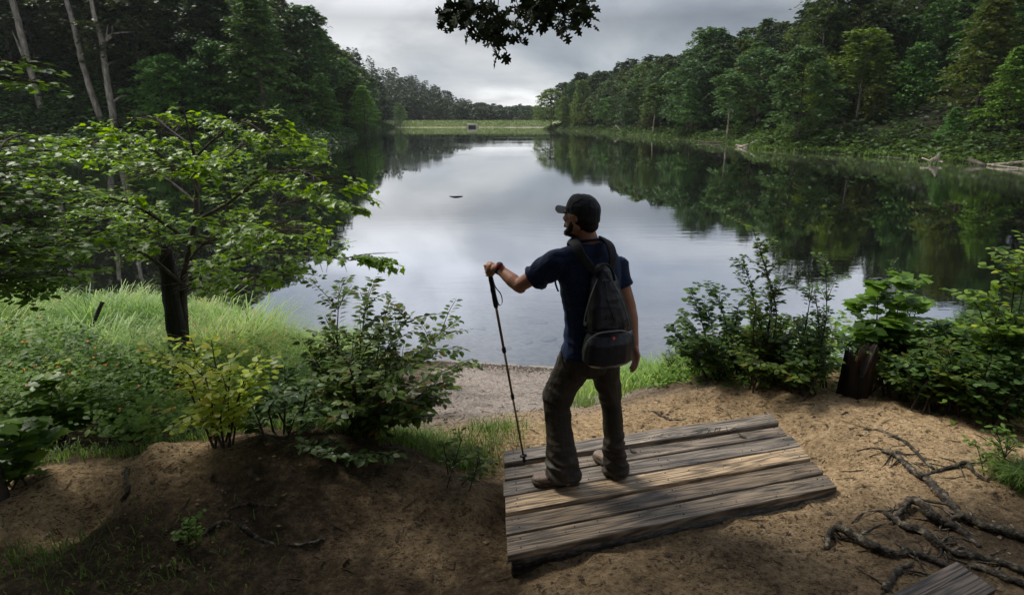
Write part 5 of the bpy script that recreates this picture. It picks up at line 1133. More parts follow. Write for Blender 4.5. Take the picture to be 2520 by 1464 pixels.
# ------------------------------------------------------------------ the hiker
def fv(deg): a = math.radians(deg); return Vector((-math.sin(a), math.cos(a), 0))       # facing vector turned left of +Y
def lv(deg): f = fv(deg); return Vector((f.y, -f.x, 0))                                  # the person's right-hand side
UP = Vector((0, 0, 1))
foot_L, foot_R = P(1372, 1198, z=2.0), P(1500, 1150, z=2.0)
person = empty('person', ((foot_L.x + foot_R.x) / 2, (foot_L.y + foot_R.y) / 2, 2.0))
tag(person, 'man in black cap and navy t-shirt standing on the wooden platform facing the lake', 'person')
def ridge(p, sx, sy, sz, seed=0):
    v = mn.noise(Vector((p[0] * sx + seed, p[1] * sy, p[2] * sz))); return (1 - abs(v) * 2.2)

# --- key points
hd = P(1430, 529, Y=3.42); Hf = 52
nkb = P(1449, 600, Y=3.44); nkt = P(1437, 560, Y=3.43)
shL, elL, wrL = P(1378, 640, Y=3.36), P(1277, 702, Y=3.47), P(1224, 657, Y=3.61)
shR, elR, wrR = P(1514, 648, Y=3.50), P(1549, 757, Y=3.47), P(1561, 846, Y=3.40)
tor = [((1449, 915), .12, .10, 38, 3.44), ((1453, 880), .172, .125, 38, 3.44), ((1452, 845), .165, .12, 34, 3.43), ((1453, 800), .150, .112, 30, 3.42), ((1453, 750), .160, .116, 27, 3.42),
       ((1452, 700), .182, .124, 25, 3.42), ((1450, 655), .195, .118, 24, 3.43), ((1449, 628), .175, .098, 24, 3.43), ((1449, 610), .125, .08, 26, 3.43), ((1450, 595), .08, .066, 30, 3.44)]
def torso_rings(grow, lo, hi, extra=0):
    out = []
    for (px, a, b, yaw, Y) in tor[lo:hi]:
        c = P(px[0], px[1], Y=Y); out.append((c, lv(yaw) * (a + grow), fv(yaw) * (b + grow), .88))
    return out
# --- body
bm_ = MB()
ringloft(bm_, torso_rings(-.028, 1, 10))
capsule(bm_, nkb, nkt, .062, .058, 16)
R = Matrix((lv(Hf), fv(Hf), UP)).transposed()            # head frame: x right, y forward, z up
def hp(x, y, z): return hd + R @ Vector((x, y, z))
ellipsoid(bm_, hp(0, -.012, .012), (.074, .095, .088), R, 20, 14)      # skull
ellipsoid(bm_, hp(0, .03, -.04), (.062, .068, .082), R, 18, 12)        # face
ellipsoid(bm_, hp(0, .055, -.098), (.032, .030, .026), R)              # chin
for s in (-1, 1):
    capsule(bm_, hp(.055 * s, -.01, -.06), hp(.022 * s, .06, -.10), .022, .018)   # jaw
    ellipsoid(bm_, hp(.038 * s, .072, -.028), (.020, .016, .014), R)   # cheekbone
    ellipsoid(bm_, hp(.030 * s, .086, .012), (.022, .010, .008), R)    # brow
    # ear: rim + lobe
    e0 = hp(.077 * s, -.004, -.012)
    rim = [e0 + R @ Vector((.006 * s, -.004 + .017 * math.cos(t), .026 * math.sin(t))) for t in np.linspace(-1.9, 3.6, 10)]
    chain(bm_, rim, [.0052] * 10, 7); ellipsoid(bm_, e0, (.006, .014, .022), R); ellipsoid(bm_, e0 + R @ Vector((.004 * s, .003, -.028)), (.006, .008, .010), R)
chain(bm_, [hp(0, .094, .008), hp(0, .112, -.028), hp(0, .104, -.034)], [.008, .012, .010], 8)   # nose
for s in (-1, 1): ellipsoid(bm_, hp(.012 * s, .099, -.035), (.007, .009, .007), R)
ellipsoid(bm_, hp(0, .09, -.060), (.022, .009, .006), R); ellipsoid(bm_, hp(0, .088, -.070), (.019, .009, .007), R)   # lips
# arms
def arm(sh, el, wr, yawsh):
    chain(bm_, [sh, sh.lerp(el, .35), sh.lerp(el, .75), el], [.046, .050, .046, .042], 14)
    chain(bm_, [el, el.lerp(wr, .28), el.lerp(wr, .7), wr], [.041, .044, .034, .027], 14)
arm(shL, elL, wrL, 0); arm(shR, elR, wrR, 0)
ellipsoid(bm_, elL + Vector((.01, -.012, -.012)), (.034, .034, .032))
# left hand gripping the top of the pole
tip = P(1291, 1136, z=2.006); grip = P(1205, 668, Y=3.665); ax = (grip - tip).normalized()
gt = grip + ax * .035
dW = (grip - wrL).normalized(); side = ax.cross(dW).normalized()
palm = wrL.lerp(grip, .62) + side * -.0
capsule(bm_, wrL, palm, .026, .030, 12)
ellipsoid(bm_, wrL.lerp(grip, .78) + ax * .014, (.036, .038, .043))
cross = (dW - ax * dW.dot(ax)).normalized(); out_ = ax.cross(cross).normalized()
toward_cam = out_ if out_.y < 0 else -out_
for k in range(4):   # fingers wrap round the grip, index topmost
    zc_ = grip + ax * (.044 - .0205 * k); r = .0098 - .0006 * k; rr = .024
    pts = [zc_ + cross * (rr * math.cos(t)) + toward_cam * (rr * math.sin(t)) for t in np.linspace(math.radians(150), math.radians(-120), 6)]
    pts = [zc_ - cross * .034 + toward_cam * .014] + pts
    chain(bm_, pts, [.0115] + [r * (1.06 - .05 * j) for j in range(6)], 8)
pts = [grip - cross * .034 - toward_cam * .006 + ax * .030, grip - cross * .014 - toward_cam * .012 + ax * .052, grip + cross * .006 - toward_cam * .014 + ax * .054, grip + cross * .020 - toward_cam * .012 + ax * .046]
chain(bm_, pts, [.014, .0125, .011, .009], 8)
# right hand hanging, slightly curled
dd = (wrR - elR).normalized(); hx = Vector((.25, -.95, 0)).normalized(); hy = dd.cross(hx).normalized()
kn = wrR + dd * .085 + Vector((-.004, 0, 0))
capsule(bm_, wrR, wrR + dd * .03, .025, .024)
for k, o_ in enumerate((-.027, -.009, .009, .026)):
    capsule(bm_, wrR + dd * .025 + hx * o_ * .6, kn + hx * o_, .019, .014)
    L = [.075, .085, .08, .062][k]; cu = -hy if hy.x > 0 else hy
    p = kn + hx * o_; d1 = (dd + cu * .22).normalized(); d2 = (dd + cu * .6).normalized(); d3 = (dd + cu * 1.0).normalized()
    chain(bm_, [p, p + d1 * L * .45, p + d1 * L * .45 + d2 * L * .32, p + d1 * L * .45 + d2 * L * .32 + d3 * L * .25], [.0105, .0095, .0088, .0075], 8)
tb_ = wrR + dd * .03 - hx * .0 + hx * .030
chain(bm_, [wrR + dd * .018 + hx * .02, tb_ + dd * .025 + hx * .014, tb_ + dd * .055 + hx * .012 + cu * .01], [.015, .0115, .009], 8)
# legs inside the trousers
legL = [((1418, 890), 3.40), ((1376, 972), 3.40), ((1382, 1060), 3.34), ((1392, 1150), 3.29), ((1395, 1180), 3.28)]
legR = [((1490, 890), 3.45), ((1500, 975), 3.43), ((1510, 1060), 3.40), ((1517, 1140), 3.385), ((1519, 1160), 3.38)]
for lg in (legL, legR):
    pts = [P(p[0], p[1], Y=Y) for p, Y in lg]; chain(bm_, pts, [.06, .046, .040, .034, .034], 12)
body = remesh(bm_, 'body', .0036, 5, .5)
obj('body', body, M['skin'], person)

# --- hair and beard (thin shells over the skull and jaw)
def shell(name, parts, mat, vox=.0035, it=4, keep=None, disp=None):
    m_ = MB(); [f(m_) for f in parts]; me = remesh(m_, name, vox, it, .5, disp)
    return obj(name, me, M[mat], person)
shell('hair', [lambda m_: ellipsoid(m_, hp(0, -.020, -.006), (.0775, .090, .080), R, 22, 16), lambda m_: ellipsoid(m_, hp(0, -.064, -.052), (.056, .045, .042), R)], 'hair')
def beard(m_):
    for s in (-1, 1):
        chain(m_, [hp(.066 * s, .022, -.040), hp(.062 * s, .030, -.070), hp(.045 * s, .058, -.095), hp(.02 * s, .078, -.106)], [.012, .018, .020, .022], 9)
        chain(m_, [hp(.03 * s, .086, -.066), hp(.012 * s, .096, -.052)], [.010, .007], 8)
    ellipsoid(m_, hp(0, .066, -.106), (.034, .032, .024), R); ellipsoid(m_, hp(0, .05, -.112), (.045, .035, .02), R)
shell('beard', [beard], 'hair')
eb = MB()
for s in (-1, 1): ellipsoid(eb, hp(.030 * s, .083, -.004), (.013, .010, .009), R, 10, 8)
obj('eyes', eb, M['white'], person)

# --- cap
def capf(p):
    q_ = Vector(p) - hd; return .0034 * ridge(p, 9, 9, 26, 2) + .002 * ridge(p, 30, 30, 12, 5)
tilt = Matrix.Rotation(math.radians(9), 3, lv(Hf)); Rc = tilt @ R
def cp(x, y, z): return hd + Rc @ Vector((x, y, z + .010))
def crown_(m_):
    rings = []
    for z, a, b, oy in [(.000, .083, .101, -.008), (.018, .084, .103, -.008), (.036, .084, .102, -.008), (.058, .080, .096, -.007), (.078, .071, .084, -.005), (.094, .058, .067, -.002), (.104, .038, .044, .002), (.108, .012, .014, .004)]:
        rings.append((cp(0, oy, z), Rc @ Vector((a, 0, 0)), Rc @ Vector((0, b, 0))))
    ringloft(m_, rings)
    ringloft(m_, [(cp(0, -.045, -.026), Rc @ Vector((.071, 0, 0)), Rc @ Vector((0, .071, 0))), (cp(0, -.030, -.008), Rc @ Vector((.080, 0, 0)), Rc @ Vector((0, .083, 0))), (cp(0, -.010, .012), Rc @ Vector((.083, 0, 0)), Rc @ Vector((0, .100, 0)))])
cap_o = shell('cap', [crown_], 'cap', .0034, 4, disp=capf)
mb = MB(); n1, n2 = 9, 14; V = []
for dz in (0, -.0035):
    for i in range(n1):
        for j in range(n2):
            t = (j / (n2 - 1) - .5) * 2; u = i / (n1 - 1); x = t * .074; arc = math.sqrt(max(0, 1 - (t * .97) ** 2))
            y = .066 + .03 * arc * .6 + u * (.026 + .056 * arc); V.append(tuple(cp(x, y, .014 + dz - .020 * t * t - .006 * u)))
N = n1 * n2; fs = []
for k, fl in ((0, 0), (N, 1)):
    for i in range(n1 - 1):
        for j in range(n2 - 1):
            q_ = [k + i * n2 + j, k + i * n2 + j + 1, k + (i + 1) * n2 + j + 1, k + (i + 1) * n2 + j]; fs.append(q_[::-1] if fl else q_)
e = [j for j in range(n2)] + [i * n2 + n2 - 1 for i in range(1, n1)] + [(n1 - 1) * n2 + j for j in range(n2 - 2, -1, -1)] + [i * n2 for i in range(n1 - 2, 0, -1)]
fs += [[e[i], e[(i + 1) % len(e)], e[(i + 1) % len(e)] + N, e[i] + N] for i in range(len(e))]
mb.add(V, np.array(fs))
def sub(o, lab=None, **kw): return o
me = mb.mesh('bill'); me.materials.append(M['cap']); me.transform(Matrix.Translation(-person.location)); bo = bpy.data.objects.new('bill', me); COL.objects.link(bo); bo.parent = cap_o
mb = MB(); ellipsoid(mb, cp(0, .004, .110), (.007, .007, .004), Rc); me = mb.mesh('button'); me.materials.append(M['cap']); me.transform(Matrix.Translation(-person.location)); bo = bpy.data.objects.new('button', me); COL.objects.link(bo); bo.parent = cap_o

# --- shirt
def shirt(m_):
    rg = torso_rings(.010, 2, 10)
    lowest = (P(1449, 868, Y=3.43), lv(36) * .186, fv(36) * .138, .88); rg = [lowest] + rg; rg[1] = (rg[1][0], lv(34) * .180, fv(34) * .134, .88)
    ringloft(m_, rg)
    eL = shL.lerp(elL, .62); eR = shR.lerp(elR, .50)
    # sleeves: wider than the arm, flaring at the hem
    def sleeve(a, b, yaw, r0, r1, down):
        d_ = (b - a).normalized(); u = d_.cross(fv(yaw)).normalized(); v = d_.cross(u).normalized()
        rings = []
        for t, r in ((-.25, r0 * .55), (-.1, r0 * .85), (.08, r0), (.35, (r0 * .6 + r1 * .4)), (.7, r1 * .97), (.93, r1), (1.0, r1 * 1.02)):
            c = a.lerp(b, t) + down * max(t, 0); rings.append((c, u * r * 1.12, v * r))
        ringloft(m_, rings)
    sleeve(shL, eL, 24, .078, .075, Vector((0, 0, -.014))); sleeve(shR, eR, 24, .074, .064, Vector((0, 0, -.006)))
    capsule(m_, P(1449, 618, Y=3.43), shL + Vector((.02, 0, .015)), .062, .060, 14); capsule(m_, P(1449, 618, Y=3.43), shR + Vector((-.02, 0, .004)), .066, .060, 14); capsule(m_, P(1456, 603, Y=3.43), shR + Vector((-.06, 0, .028)), .045, .050, 14)
shc = (shL + elL) / 2
def shirtd(p):
    q_ = Vector(p); w_ = max(0, 1 - (q_ - shc).length / .26); rz = p[2]
    a = .0065 * ridge(p, 8, 8, 15, 1) * (.5 + .7 * max(0, min(1, (3.25 - rz) * 3)))
    # drag folds fanning over the left shoulder and armpit
    th = math.atan2(q_.z - (shL.z - .02), -(q_.x - shL.x - .10)); rr_ = math.hypot(q_.z - shL.z, q_.x - shL.x)
    a += .006 * w_ * math.sin(rr_ * 105 + th * 5 + 5 * mn.noise(q_ * 7)) + .007 * w_ * ridge(p, 12, 12, 9, 4)
    return a - .003
so_ = shell('shirt', [shirt], 'shirt', .005, 3, disp=shirtd)
# collar ring
mb = MB(); col_ = [P(1450, 592, Y=3.44) + lv(30) * (.078 * math.cos(t)) + fv(30) * (.070 * math.sin(t)) + UP * (.002 - .018 * math.sin(t)) for t in np.linspace(0, 2 * PI, 25)]
tube(mb, col_, .0075, 8); o = obj('collar', mb, M['shirt'], person)

# --- trousers
TL_ = [((1420, 880), .118, 3.41), ((1404, 915), .112, 3.41), ((1386, 945), .104, 3.42), ((1373, 970), .098, 3.41), ((1370, 1000), .087, 3.39), ((1375, 1040), .083, 3.37), ((1379, 1085), .085, 3.34), ((1383, 1125), .088, 3.31), ((1385, 1152), .093, 3.29), ((1388, 1172), .094, 3.28)]
TR_ = [((1482, 880), .108, 3.45), ((1489, 915), .097, 3.45), ((1496, 950), .084, 3.44), ((1504, 990), .070, 3.43), ((1508, 1030), .068, 3.42), ((1510, 1075), .069, 3.41), ((1512, 1115), .070, 3.40), ((1514, 1145), .075, 3.395), ((1516, 1163), .074, 3.39)]
def trousers(m_):
    ringloft(m_, [(P(1449, 905, Y=3.44), lv(38) * .155, fv(38) * .125, .9), (P(1453, 885, Y=3.44), lv(38) * .184, fv(38) * .138, .9), (P(1452, 862, Y=3.44), lv(36) * .178, fv(36) * .132, .9), (P(1452, 838, Y=3.43), lv(36) * .165, fv(36) * .122, .9)])
    for lg, yaw in ((TL_, 60), (TR_, 30)):
        pts = [(P(p[0], p[1], Y=Y), r) for p, r, Y in lg]; n_ = 8
        rings = []
        for i, (c, r) in enumerate(pts):
            rings.append((c, lv(yaw) * r * (.93 if i < 8 else .95), fv(yaw) * r * (1.04 if i < 7 else 1.12)))
        ringloft(m_, rings)
        chain(m_, [P(1452, 890, Y=3.44), pts[0][0], pts[1][0]], [.11, pts[0][1] * .98, pts[1][1] * .96], 16)
def trd(p):
    z_ = p[2] - 2.0; lowf = max(0, min(1, (.36 - z_) / .25)); kneef = math.exp(-((z_ - .58) / .12) ** 2)
    q_ = Vector(p); wob = mn.noise(q_ * 6) * .05
    f = math.sin((z_ + wob + .28 * (p[0] - person.location.x)) * (95 if lowf > 0 else 70)) 
    a = .0125 * lowf * ridge(p, 8, 8, 20, 3) * 1.2 + .005 * lowf * f
    a += .006 * kneef * ridge(p, 7, 7, 17, 8) + .0055 * ridge(p, 13, 13, 7, 6)
    return a - .005
shell('trousers', [trousers], 'trousers', .0048, 2, disp=trd)
# belt and pocket flap hints
mb = MB(); pk = P(1372, 900, Y=3.36)
tube(mb, [P(1381, 862, Y=3.33), P(1384, 885, Y=3.31), P(1392, 905, Y=3.30)], [.006, .006, .004], 6); obj('pocket_seam', mb, M['trousers'], person)
mb = MB()
for (x, y) in ((1436, 835), (1380, 858)):
    pass

# --- boots
def boot(center_heel, toe, name, lab=None):
    f = (toe - center_heel); L = f.length; f = f.normalized(); s_ = Vector((f.y, -f.x, 0)); 
    bt = MB(); C0 = lambda t, z: center_heel + f * (L * t) + UP * z
    # upper: sections along the foot (t, half width, height)
    rings = []
    for t, w_, h_, zb in [(.01, .018, .030, .030), (.05, .034, .052, .028), (.16, .040, .070, .028), (.30, .040, .078, .026), (.45, .042, .062, .026), (.60, .047, .048, .024), (.75, .050, .041, .024), (.88, .045, .036, .024), (.96, .030, .027, .024), (.995, .012, .012, .028)]:
        rings.append((C0(t, zb + h_ * .55), s_ * w_, UP * h_ * .62, .85))
    ringloft(bt, rings)
    capsule(bt, C0(.20, .06), C0(.19, .145), .047, .049, 16); capsule(bt, C0(.40, .06), C0(.30, .11), .040, .036, 14)
    root = person
    u = remesh(bt, name, .004, 4, .5, lambda p: .0012 * ridge(p, 22, 22, 30, 4)); ob = obj(name, u, M['boot'], person)
    if lab: ob['label'] = lab
    so2 = MB(); outl = []
    for t, w_ in [(0, .022), (.04, .036), (.15, .041), (.35, .038), (.5, .041), (.65, .050), (.8, .053), (.92, .045), (.985, .026)]: outl.append((t, w_))
    pts = [(t, w_) for t, w_ in outl] + [(1.01, 0)] + [(t, -w_) for t, w_ in outl[::-1]] + [(-.012, 0)]
    n_ = len(pts); V = []
    for z_, g in ((.002, .94), (.008, 1.0), (.022, 1.02), (.034, .98)):
        for k, (t, w_) in enumerate(pts):
            tooth = .004 if (k % 2 and z_ < .01) else 0; lift_ = .010 * max(0, (t - .75)) * 3 * (1 if z_ < .03 else .6)
            V.append(tuple(C0(.5 + (t - .5) * g, z_ + tooth + lift_) + s_ * w_ * g))
    fs = [list(range(n_))[::-1], [3 * n_ + i for i in range(n_)]]; q4 = [[k * n_ + i, k * n_ + (i + 1) % n_, (k + 1) * n_ + (i + 1) % n_, (k + 1) * n_ + i] for k in range(3) for i in range(n_)]
    so2.add(V, [np.array(fs), np.array(q4)]); me = so2.mesh('sole'); me.materials.append(M['sole']); me.transform(Matrix.Translation(-person.location)); o = bpy.data.objects.new('sole', me); COL.objects.link(o); o.parent = ob
    lc = MB(); ey = MB()
    for k in range(5):
        t = .40 + .055 * k; zz = .128 - .0155 * k; w_ = .020
        a, b = C0(t, zz - .006) + s_ * w_, C0(t + .012, zz - .006) - s_ * w_; m_ = (a + b) / 2 + UP * .010
        tube(lc, smooth_path([a, m_, b], 4), .0032, 6); a2 = C0(t + .03, zz - .015) + s_ * w_; tube(lc, smooth_path([b, (a2 + b) / 2 + UP * .010, a2], 4), .0032, 6)
        for sg in (-1, 1): ellipsoid(ey, C0(t, zz - .012) + s_ * (w_ + .006) * sg, (.0045, .0045, .0045), None, 8, 6)
    for sg in (-1, 1):
        tube(lc, smooth_path([C0(.40, .128), C0(.42, .150) + s_ * .018 * sg, C0(.40, .135) + s_ * .04 * sg, C0(.41, .125) + s_ * .012 * sg], 4), .003, 6)
    for nm, m2, mt in (('laces', lc, 'lace'), ('eyelets', ey, 'metal')):
        me = m2.mesh(nm); me.materials.append(M[mt]); me.transform(Matrix.Translation(-person.location)); o = bpy.data.objects.new(nm, me); COL.objects.link(o); o.parent = ob
boot(P(1424, 1190, z=2.0), P(1309, 1188, z=2.0), 'boot')
boot(P(1530, 1171, z=2.0), P(1466, 1122, z=2.0), 'boot')
# --- watch
dA = (elL - wrL).normalized(); wc = wrL.lerp(elL, .10); u = dA.cross(Vector((0, -.5, 1))).normalized(); v = dA.cross(u).normalized()
mb = MB(); ringloft(mb, [(wc + dA * t, u * r, v * r) for t, r in ((-.013, .0325), (-.011, .0345), (.011, .0355), (.013, .0335))]); wat = obj('watch_strap', mb, M['rubber'], person)
face_n = v if v.z > 0 else -v; fc = wc + face_n * .036 + Vector((0, -.006, 0))
mb = MB(); ringloft(mb, [(fc - face_n * .006, u * .022, dA * .022), (fc + face_n * .005, u * .023, dA * .023), (fc + face_n * .008, u * .019, dA * .019)])
me = mb.mesh('watch_case'); me.materials.append(M['red']); me.transform(Matrix.Translation(-person.location)); o = bpy.data.objects.new('watch_case', me); COL.objects.link(o); o.parent = wat
mb = MB(); ringloft(mb, [(fc + face_n * .007, u * .0185, dA * .0185), (fc + face_n * .0098, u * .018, dA * .018)])
me = mb.mesh('watch_face'); me.materials.append(M['strap']); me.transform(Matrix.Translation(-person.location)); o = bpy.data.objects.new('watch_face', me); COL.objects.link(o); o.parent = wat

# ------------------------------------------------------------------ trekking pole
pole = empty('trekking_pole', tip)
pp = lambda t: tip + (grip - tip) * t
mb = MB(); tube(mb, [pp(.03), pp(.36)], .0068, 10); tube(mb, [pp(.36), pp(.60)], .0078, 10); tube(mb, [pp(.60), pp(.84)], .0088, 10); obj('shaft', mb, M['shaft'], pole)
mb = MB(); tube(mb, [pp(t) for t in (.345, .35, .37, .375)], [.009, .0115, .0115, .009], 12); obj('shaft_lock', mb, M['rubber'], pole)
mb = MB(); tube(mb, [pp(t) for t in (.59, .595, .615, .62)], [.010, .0135, .0135, .010], 12); obj('shaft_lock', mb, M['rubber'], pole)
mb = MB(); prof_ = [(.82, .011), (.83, .0155), (.86, .0165), (.89, .0150), (.91, .0175), (.93, .0150), (.96, .0165), (.98, .015), (1.0, .015), (1.02, .016), (1.032, .017), (1.04, .012)]
tube(mb, [pp(t) for t, _ in prof_], [r for _, r in prof_], 14); obj('grip', mb, M['rubber'], pole)
mb = MB(); tube(mb, [tip, pp(.008), pp(.022), pp(.045)], [.008, .0105, .0095, .0105], 10); obj('rubber_tip', mb, M['rubber'], pole)
mb = MB(); tube(mb, [pp(.030), pp(.034), pp(.040), pp(.044)], [.012, .024, .024, .010], 16); obj('basket', mb, M['rubber'], pole)
mb = MB(); sp = smooth_path([pp(1.03) + Vector((.012, -.01, 0)), P(1217, 700, Y=3.63), P(1232, 722, Y=3.62), P(1236, 742, Y=3.62), P(1229, 750, Y=3.63), P(1223, 735, Y=3.64), P(1216, 705, Y=3.64)], 5)
ringloft(mb, [(p, Vector((.002, .001, 0)), Vector((.002, .010, 0))) for p in sp]); obj('wrist_strap', mb, M['strap'], pole)
tag(pole, 'bronze trekking pole with black grip planted at the left end of the platform', 'trekking pole')

# ------------------------------------------------------------------ backpack
bag = empty('backpack', P(1496, 885, Y=3.22)); BY = 22
bn = -fv(BY); bu = lv(BY)
def brings(rows, dn=0):
    out = []
    for (x, y, hw, hdp, Y) in rows: out.append((P(x, y, Y=Y), bu * hw, bn * hdp, .8))
    return out
up_rows = [(1485, 650, .030, .024, 3.285), (1486, 662, .056, .042, 3.275), (1487, 690, .082, .060, 3.26), (1491, 725, .100, .070, 3.245), (1495, 765, .122, .082, 3.235), (1498, 795, .132, .088, 3.23), (1499, 818, .120, .080, 3.235)]
lo_rows = [(1503, 806, .108, .055, 3.22), (1502, 815, .136, .085, 3.21), (1499, 835, .148, .100, 3.20), (1496, 860, .154, .102, 3.20), (1495, 882, .152, .098, 3.20), (1495, 892, .125, .075, 3.205)]
m_ = MB(); ringloft(m_, brings(up_rows))
def bd(p):
    zt_ = p[2]; return .011 * ridge(p, 14, 14, 4, 3) * max(0, min(1, (3.3 - zt_) * 2)) + .003 * ridge(p, 9, 9, 20, 7) - .004
obj('upper_compartment', remesh(m_, 'upper_compartment', .0042, 4, .5, bd), M['bag'], bag)
m_ = MB(); ringloft(m_, brings(lo_rows)); obj('lower_compartment', remesh(m_, 'lower_compartment', .0045, 6, .5, lambda p: .002 * ridge(p, 9, 9, 9, 3) - .002), M['bag'], bag)
def on_bag(px, rows_Y, r, name, mat, rr=None):
    mb = MB(); sp = smooth_path([P(x, y, Y=Y) for x, y, Y in px], 6); tube(mb, sp, rr if rr is not None else r, 7); return obj(name, mb, M[mat], bag)
on_bag([(1436, 886, 3.17), (1438, 862, 3.13), (1448, 838, 3.108), (1470, 821, 3.102), (1500, 815, 3.106), (1532, 813, 3.125), (1555, 822, 3.165)], None, .0050, 'zip_piping', 'piping')
on_bag([(1477, 672, 3.235), (1462, 705, 3.195), (1448, 745, 3.175), (1440, 775, 3.175), (1437, 799, 3.18)], None, .0034, 'side_piping', 'piping')
on_bag([(1496, 672, 3.222), (1512, 700, 3.185), (1530, 735, 3.165), (1543, 775, 3.165), (1549, 800, 3.17)], None, .0034, 'side_piping', 'piping')
on_bag([(1482, 690, 3.198), (1487, 688, 3.195), (1500, 689, 3.192)], None, .003, 'top_seam', 'piping')
on_bag([(1489, 690, 3.19), (1495, 735, 3.165), (1508, 775, 3.15), (1514, 806, 3.15)], None, .0022, 'front_seam', 'strap')
on_bag([(1440, 812, 3.17), (1462, 817, 3.135), (1500, 818, 3.122), (1545, 812, 3.15), (1556, 806, 3.19)], None, .005, 'waist_seam', 'strap')
# carry handle loop
mb = MB(); sp = smooth_path([P(1466, 684, Y=3.235), P(1464, 665, Y=3.23), P(1472, 652, Y=3.225), P(1487, 648, Y=3.22), P(1500, 655, Y=3.215), P(1508, 670, Y=3.21), P(1512, 688, Y=3.205)], 6)
ringloft(mb, [(p, bu * .004 + UP * .004, bn * .013) for p in sp]); obj('carry_handle', mb, M['strap'], bag)
# badge: red disc with a small white mark
bc = P(1510, 831, Y=3.096); bR = Matrix((bu, UP, bn)).transposed()
mb = MB(); ringloft(mb, [(bc - bn * .004, bu * .0105, UP * .0105), (bc + bn * .003, bu * .0105, UP * .0105), (bc + bn * .004, bu * .009, UP * .009)]); bad = obj('badge', mb, M['red'], bag)
mb = MB(); c_ = bc + bn * .0045
ellipsoid(mb, c_ + UP * .0035, (.0022, .0022, .0012), bR, 8, 6)
for a_, b_ in (((0, .001), (-.0035, -.005)), ((0, .001), (.0035, -.005)), ((0, .002), (0, -.002)), ((-.0035, .001), (.0035, .001))):
    capsule(mb, c_ + bu * a_[0] + UP * a_[1], c_ + bu * b_[0] + UP * b_[1], .0011, .0011, 6)
me = mb.mesh('badge_mark'); me.materials.append(M['white']); me.transform(Matrix.Translation(-bag.location)); o = bpy.data.objects.new('badge_mark', me); COL.objects.link(o); o.parent = bad
# shoulder straps
def strap_(px, wd, name, nrm_fix=None):
    sp = [Vector(p) for p in smooth_path([P(x, y, Y=Y) for x, y, Y in px], 6)]; cen = P(1450, 650, Y=3.45); mb = MB(); rings = []
    for i, p in enumerate(sp):
        t = (sp[min(i + 1, len(sp) - 1)] - sp[max(i - 1, 0)]).normalized(); ct = Vector((cen.x, cen.y, min(p.z, cen.z + .06) - .04)); nn = (p - ct); nn = (nn - t * nn.dot(t)).normalized(); s_ = t.cross(nn).normalized()
        w_ = np.interp(i / (len(sp) - 1), np.linspace(0, 1, len(wd)), wd); rings.append((p + nn * .004, s_ * w_, nn * .0075, .7))
    ringloft(mb, rings); return obj(name, mb, M['strap'], bag)
strap_([(1474, 676, 3.265), (1452, 655, 3.275), (1432, 630, 3.285), (1420, 606, 3.315), (1412, 592, 3.37), (1406, 590, 3.44), (1404, 605, 3.50), (1402, 640, 3.545), (1396, 690, 3.555), (1388, 730, 3.54)], [.020, .026, .030, .030, .030, .028, .024, .018], 'shoulder_strap')
strap_([(1494, 674, 3.265), (1504, 652, 3.28), (1507, 628, 3.295), (1500, 603, 3.33), (1488, 590, 3.39), (1482, 590, 3.46), (1486, 612, 3.54), (1490, 650, 3.57)], [.020, .026, .030, .030, .030, .026, .020], 'shoulder_strap')
mb = MB(); sp = [P(1366, 686, Y=3.50), P(1368, 700, Y=3.50), P(1374, 716, Y=3.50)]; ringloft(mb, [(p, Vector((.006, 0, 0)), Vector((0, .003, .001))) for p in smooth_path(sp, 3)]); obj('strap_end', mb, M['strap'], bag)
mb = MB(); box(mb, tuple(P(1440, 796, Y=3.20)), .006, .003, .010); obj('zip_pull', mb, M['metal'], bag)
tag(bag, 'black teardrop backpack with a red badge on the hiker\'s back', 'backpack')
mb = MB(); box(mb, (0, 450, 60), 760, 700, 68)
hz_, nt, n, l = nmat('valley_haze'); pvn = n.new('ShaderNodeVolumePrincipled'); pvn.inputs['Color'].default_value = (.86, .90, .95, 1); pvn.inputs['Density'].default_value = .00011; pvn.inputs['Anisotropy'].default_value = .2
o_ = n.new('ShaderNodeOutputMaterial'); l.new(pvn.outputs[0], o_.inputs['Volume'])
tag(obj('haze', mb, hz_, smooth=False), 'thin damp haze over the valley', 'haze', kind='stuff')
# ------------------------------------------------------------------ sky, sun
w = bpy.data.worlds.new('World'); scene.world = w; w.use_nodes = True; nt = w.node_tree; n = nt.nodes; l = nt.links; n.clear()
sky = n.new('ShaderNodeTexSky'); sky.sky_type = 'NISHITA'; sky.sun_disc = False; sky.sun_elevation = SUN_EL; sky.sun_rotation = SUN_AZ
tc = n.new('ShaderNodeTexCoord'); sx = n.new('ShaderNodeSeparateXYZ'); l.new(tc.outputs['Generated'], sx.inputs[0])
def mth(op, a, b=None, c=None):
    x = n.new('ShaderNodeMath'); x.operation = op
    for s, k in ((a, 0), (b, 1), (c, 2)):
        if s is None: continue
        if isinstance(s, (int, float)): x.inputs[k].default_value = s
        else: l.new(s, x.inputs[k])
    return x.outputs[0]
zc = mth('MAXIMUM', sx.outputs['Z'], 0.0)
den = mth('ADD', zc, .34)
cx = mth('DIVIDE', sx.outputs['X'], den); cy = mth('DIVIDE', sx.outputs['Y'], den)
cv = n.new('ShaderNodeCombineXYZ'); l.new(cx, cv.inputs[0]); l.new(cy, cv.inputs[1])
nz = n.new('ShaderNodeTexNoise'); nz.inputs['Scale'].default_value = 1.25; nz.inputs['Detail'].default_value = 8; nz.inputs['Roughness'].default_value = .52; nz.inputs['Distortion'].default_value = .3
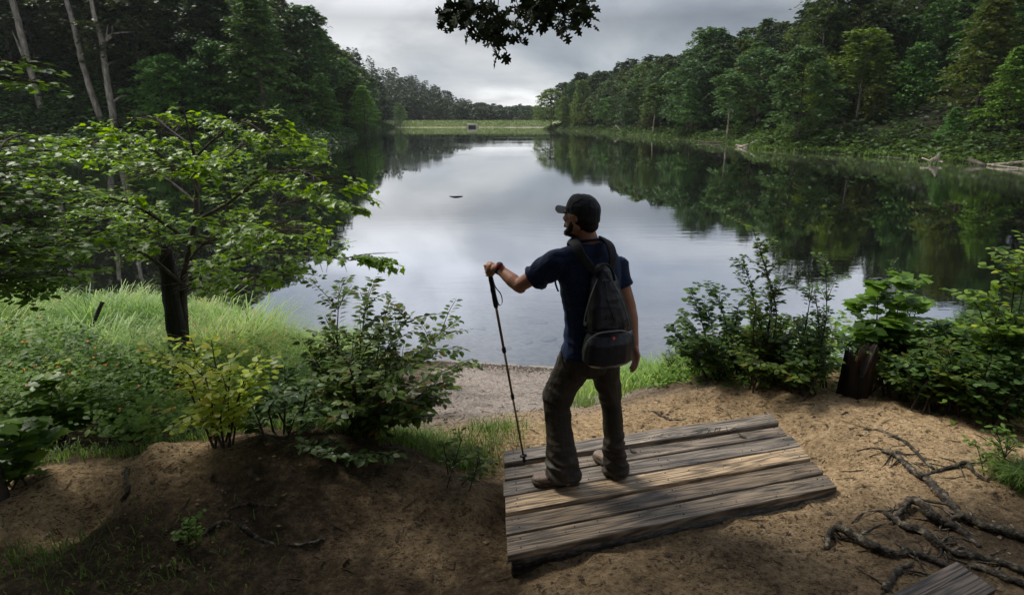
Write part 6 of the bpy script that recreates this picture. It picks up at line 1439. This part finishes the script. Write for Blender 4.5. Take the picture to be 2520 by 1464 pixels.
mpn = n.new('ShaderNodeMapping'); mpn.inputs['Location'].default_value = (3.1, 1.7, 0); l.new(cv.outputs[0], mpn.inputs[0]); l.new(mpn.outputs[0], nz.inputs['Vector'])
cr = ramp(n, [(.36, (.50, .55, .63)), (.46, (.80, .84, .90)), (.54, (1.15, 1.15, 1.15)), (.64, (1.85, 1.83, 1.80))]); l.new(nz.outputs['Fac'], cr.inputs[0])
# overcast brightness by elevation (sin el): pale at the horizon, grey above, blue-grey then bright overhead
er = ramp(n, [(0, (.44, .45, .47)), (.045, (.42, .43, .45)), (.10, (.33, .335, .345)), (.145, (.215, .215, .22)), (.185, (.40, .41, .43)), (.23, (.38, .40, .44)), (.30, (.27, .29, .335)), (.40, (.22, .235, .265)), (.55, (.40, .43, .47)), (1, (.66, .69, .75))]); l.new(zc, er.inputs[0])
mu = n.new('ShaderNodeMix'); mu.data_type = 'RGBA'; mu.blend_type = 'MULTIPLY'; mu.inputs[0].default_value = 1; l.new(er.outputs[0], mu.inputs[6]); l.new(cr.outputs[0], mu.inputs[7])
bg1 = n.new('ShaderNodeBackground'); bg1.inputs[1].default_value = .012; l.new(sky.outputs[0], bg1.inputs[0])
bg2 = n.new('ShaderNodeBackground'); bg2.inputs[1].default_value = 1.0; l.new(mu.outputs[2], bg2.inputs[0])
ads = n.new('ShaderNodeAddShader'); l.new(bg1.outputs[0], ads.inputs[0]); l.new(bg2.outputs[0], ads.inputs[1])
wo = n.new('ShaderNodeOutputWorld'); l.new(ads.outputs[0], wo.inputs[0])
sl = bpy.data.lights.new('sun', 'SUN'); sl.energy = 3.2; sl.angle = math.radians(16); sl.color = (1, .95, .86)
so = bpy.data.objects.new('sun', sl); COL.objects.link(so); so.location = (0, 0, 60)
d = Vector((math.sin(SUN_AZ) * math.cos(SUN_EL), math.cos(SUN_AZ) * math.cos(SUN_EL), math.sin(SUN_EL)))
so.rotation_euler = d.to_track_quat('Z', 'Y').to_euler()

scene.render.engine = 'CYCLES'
scene.view_settings.view_transform = 'Standard'; scene.view_settings.look = 'None'; scene.view_settings.exposure = 0.45; scene.view_settings.gamma = 1
scene.render.resolution_x = 1024; scene.render.resolution_y = 594
scene.cycles.max_bounces = 6; scene.cycles.transparent_max_bounces = 12; scene.cycles.diffuse_bounces = 3
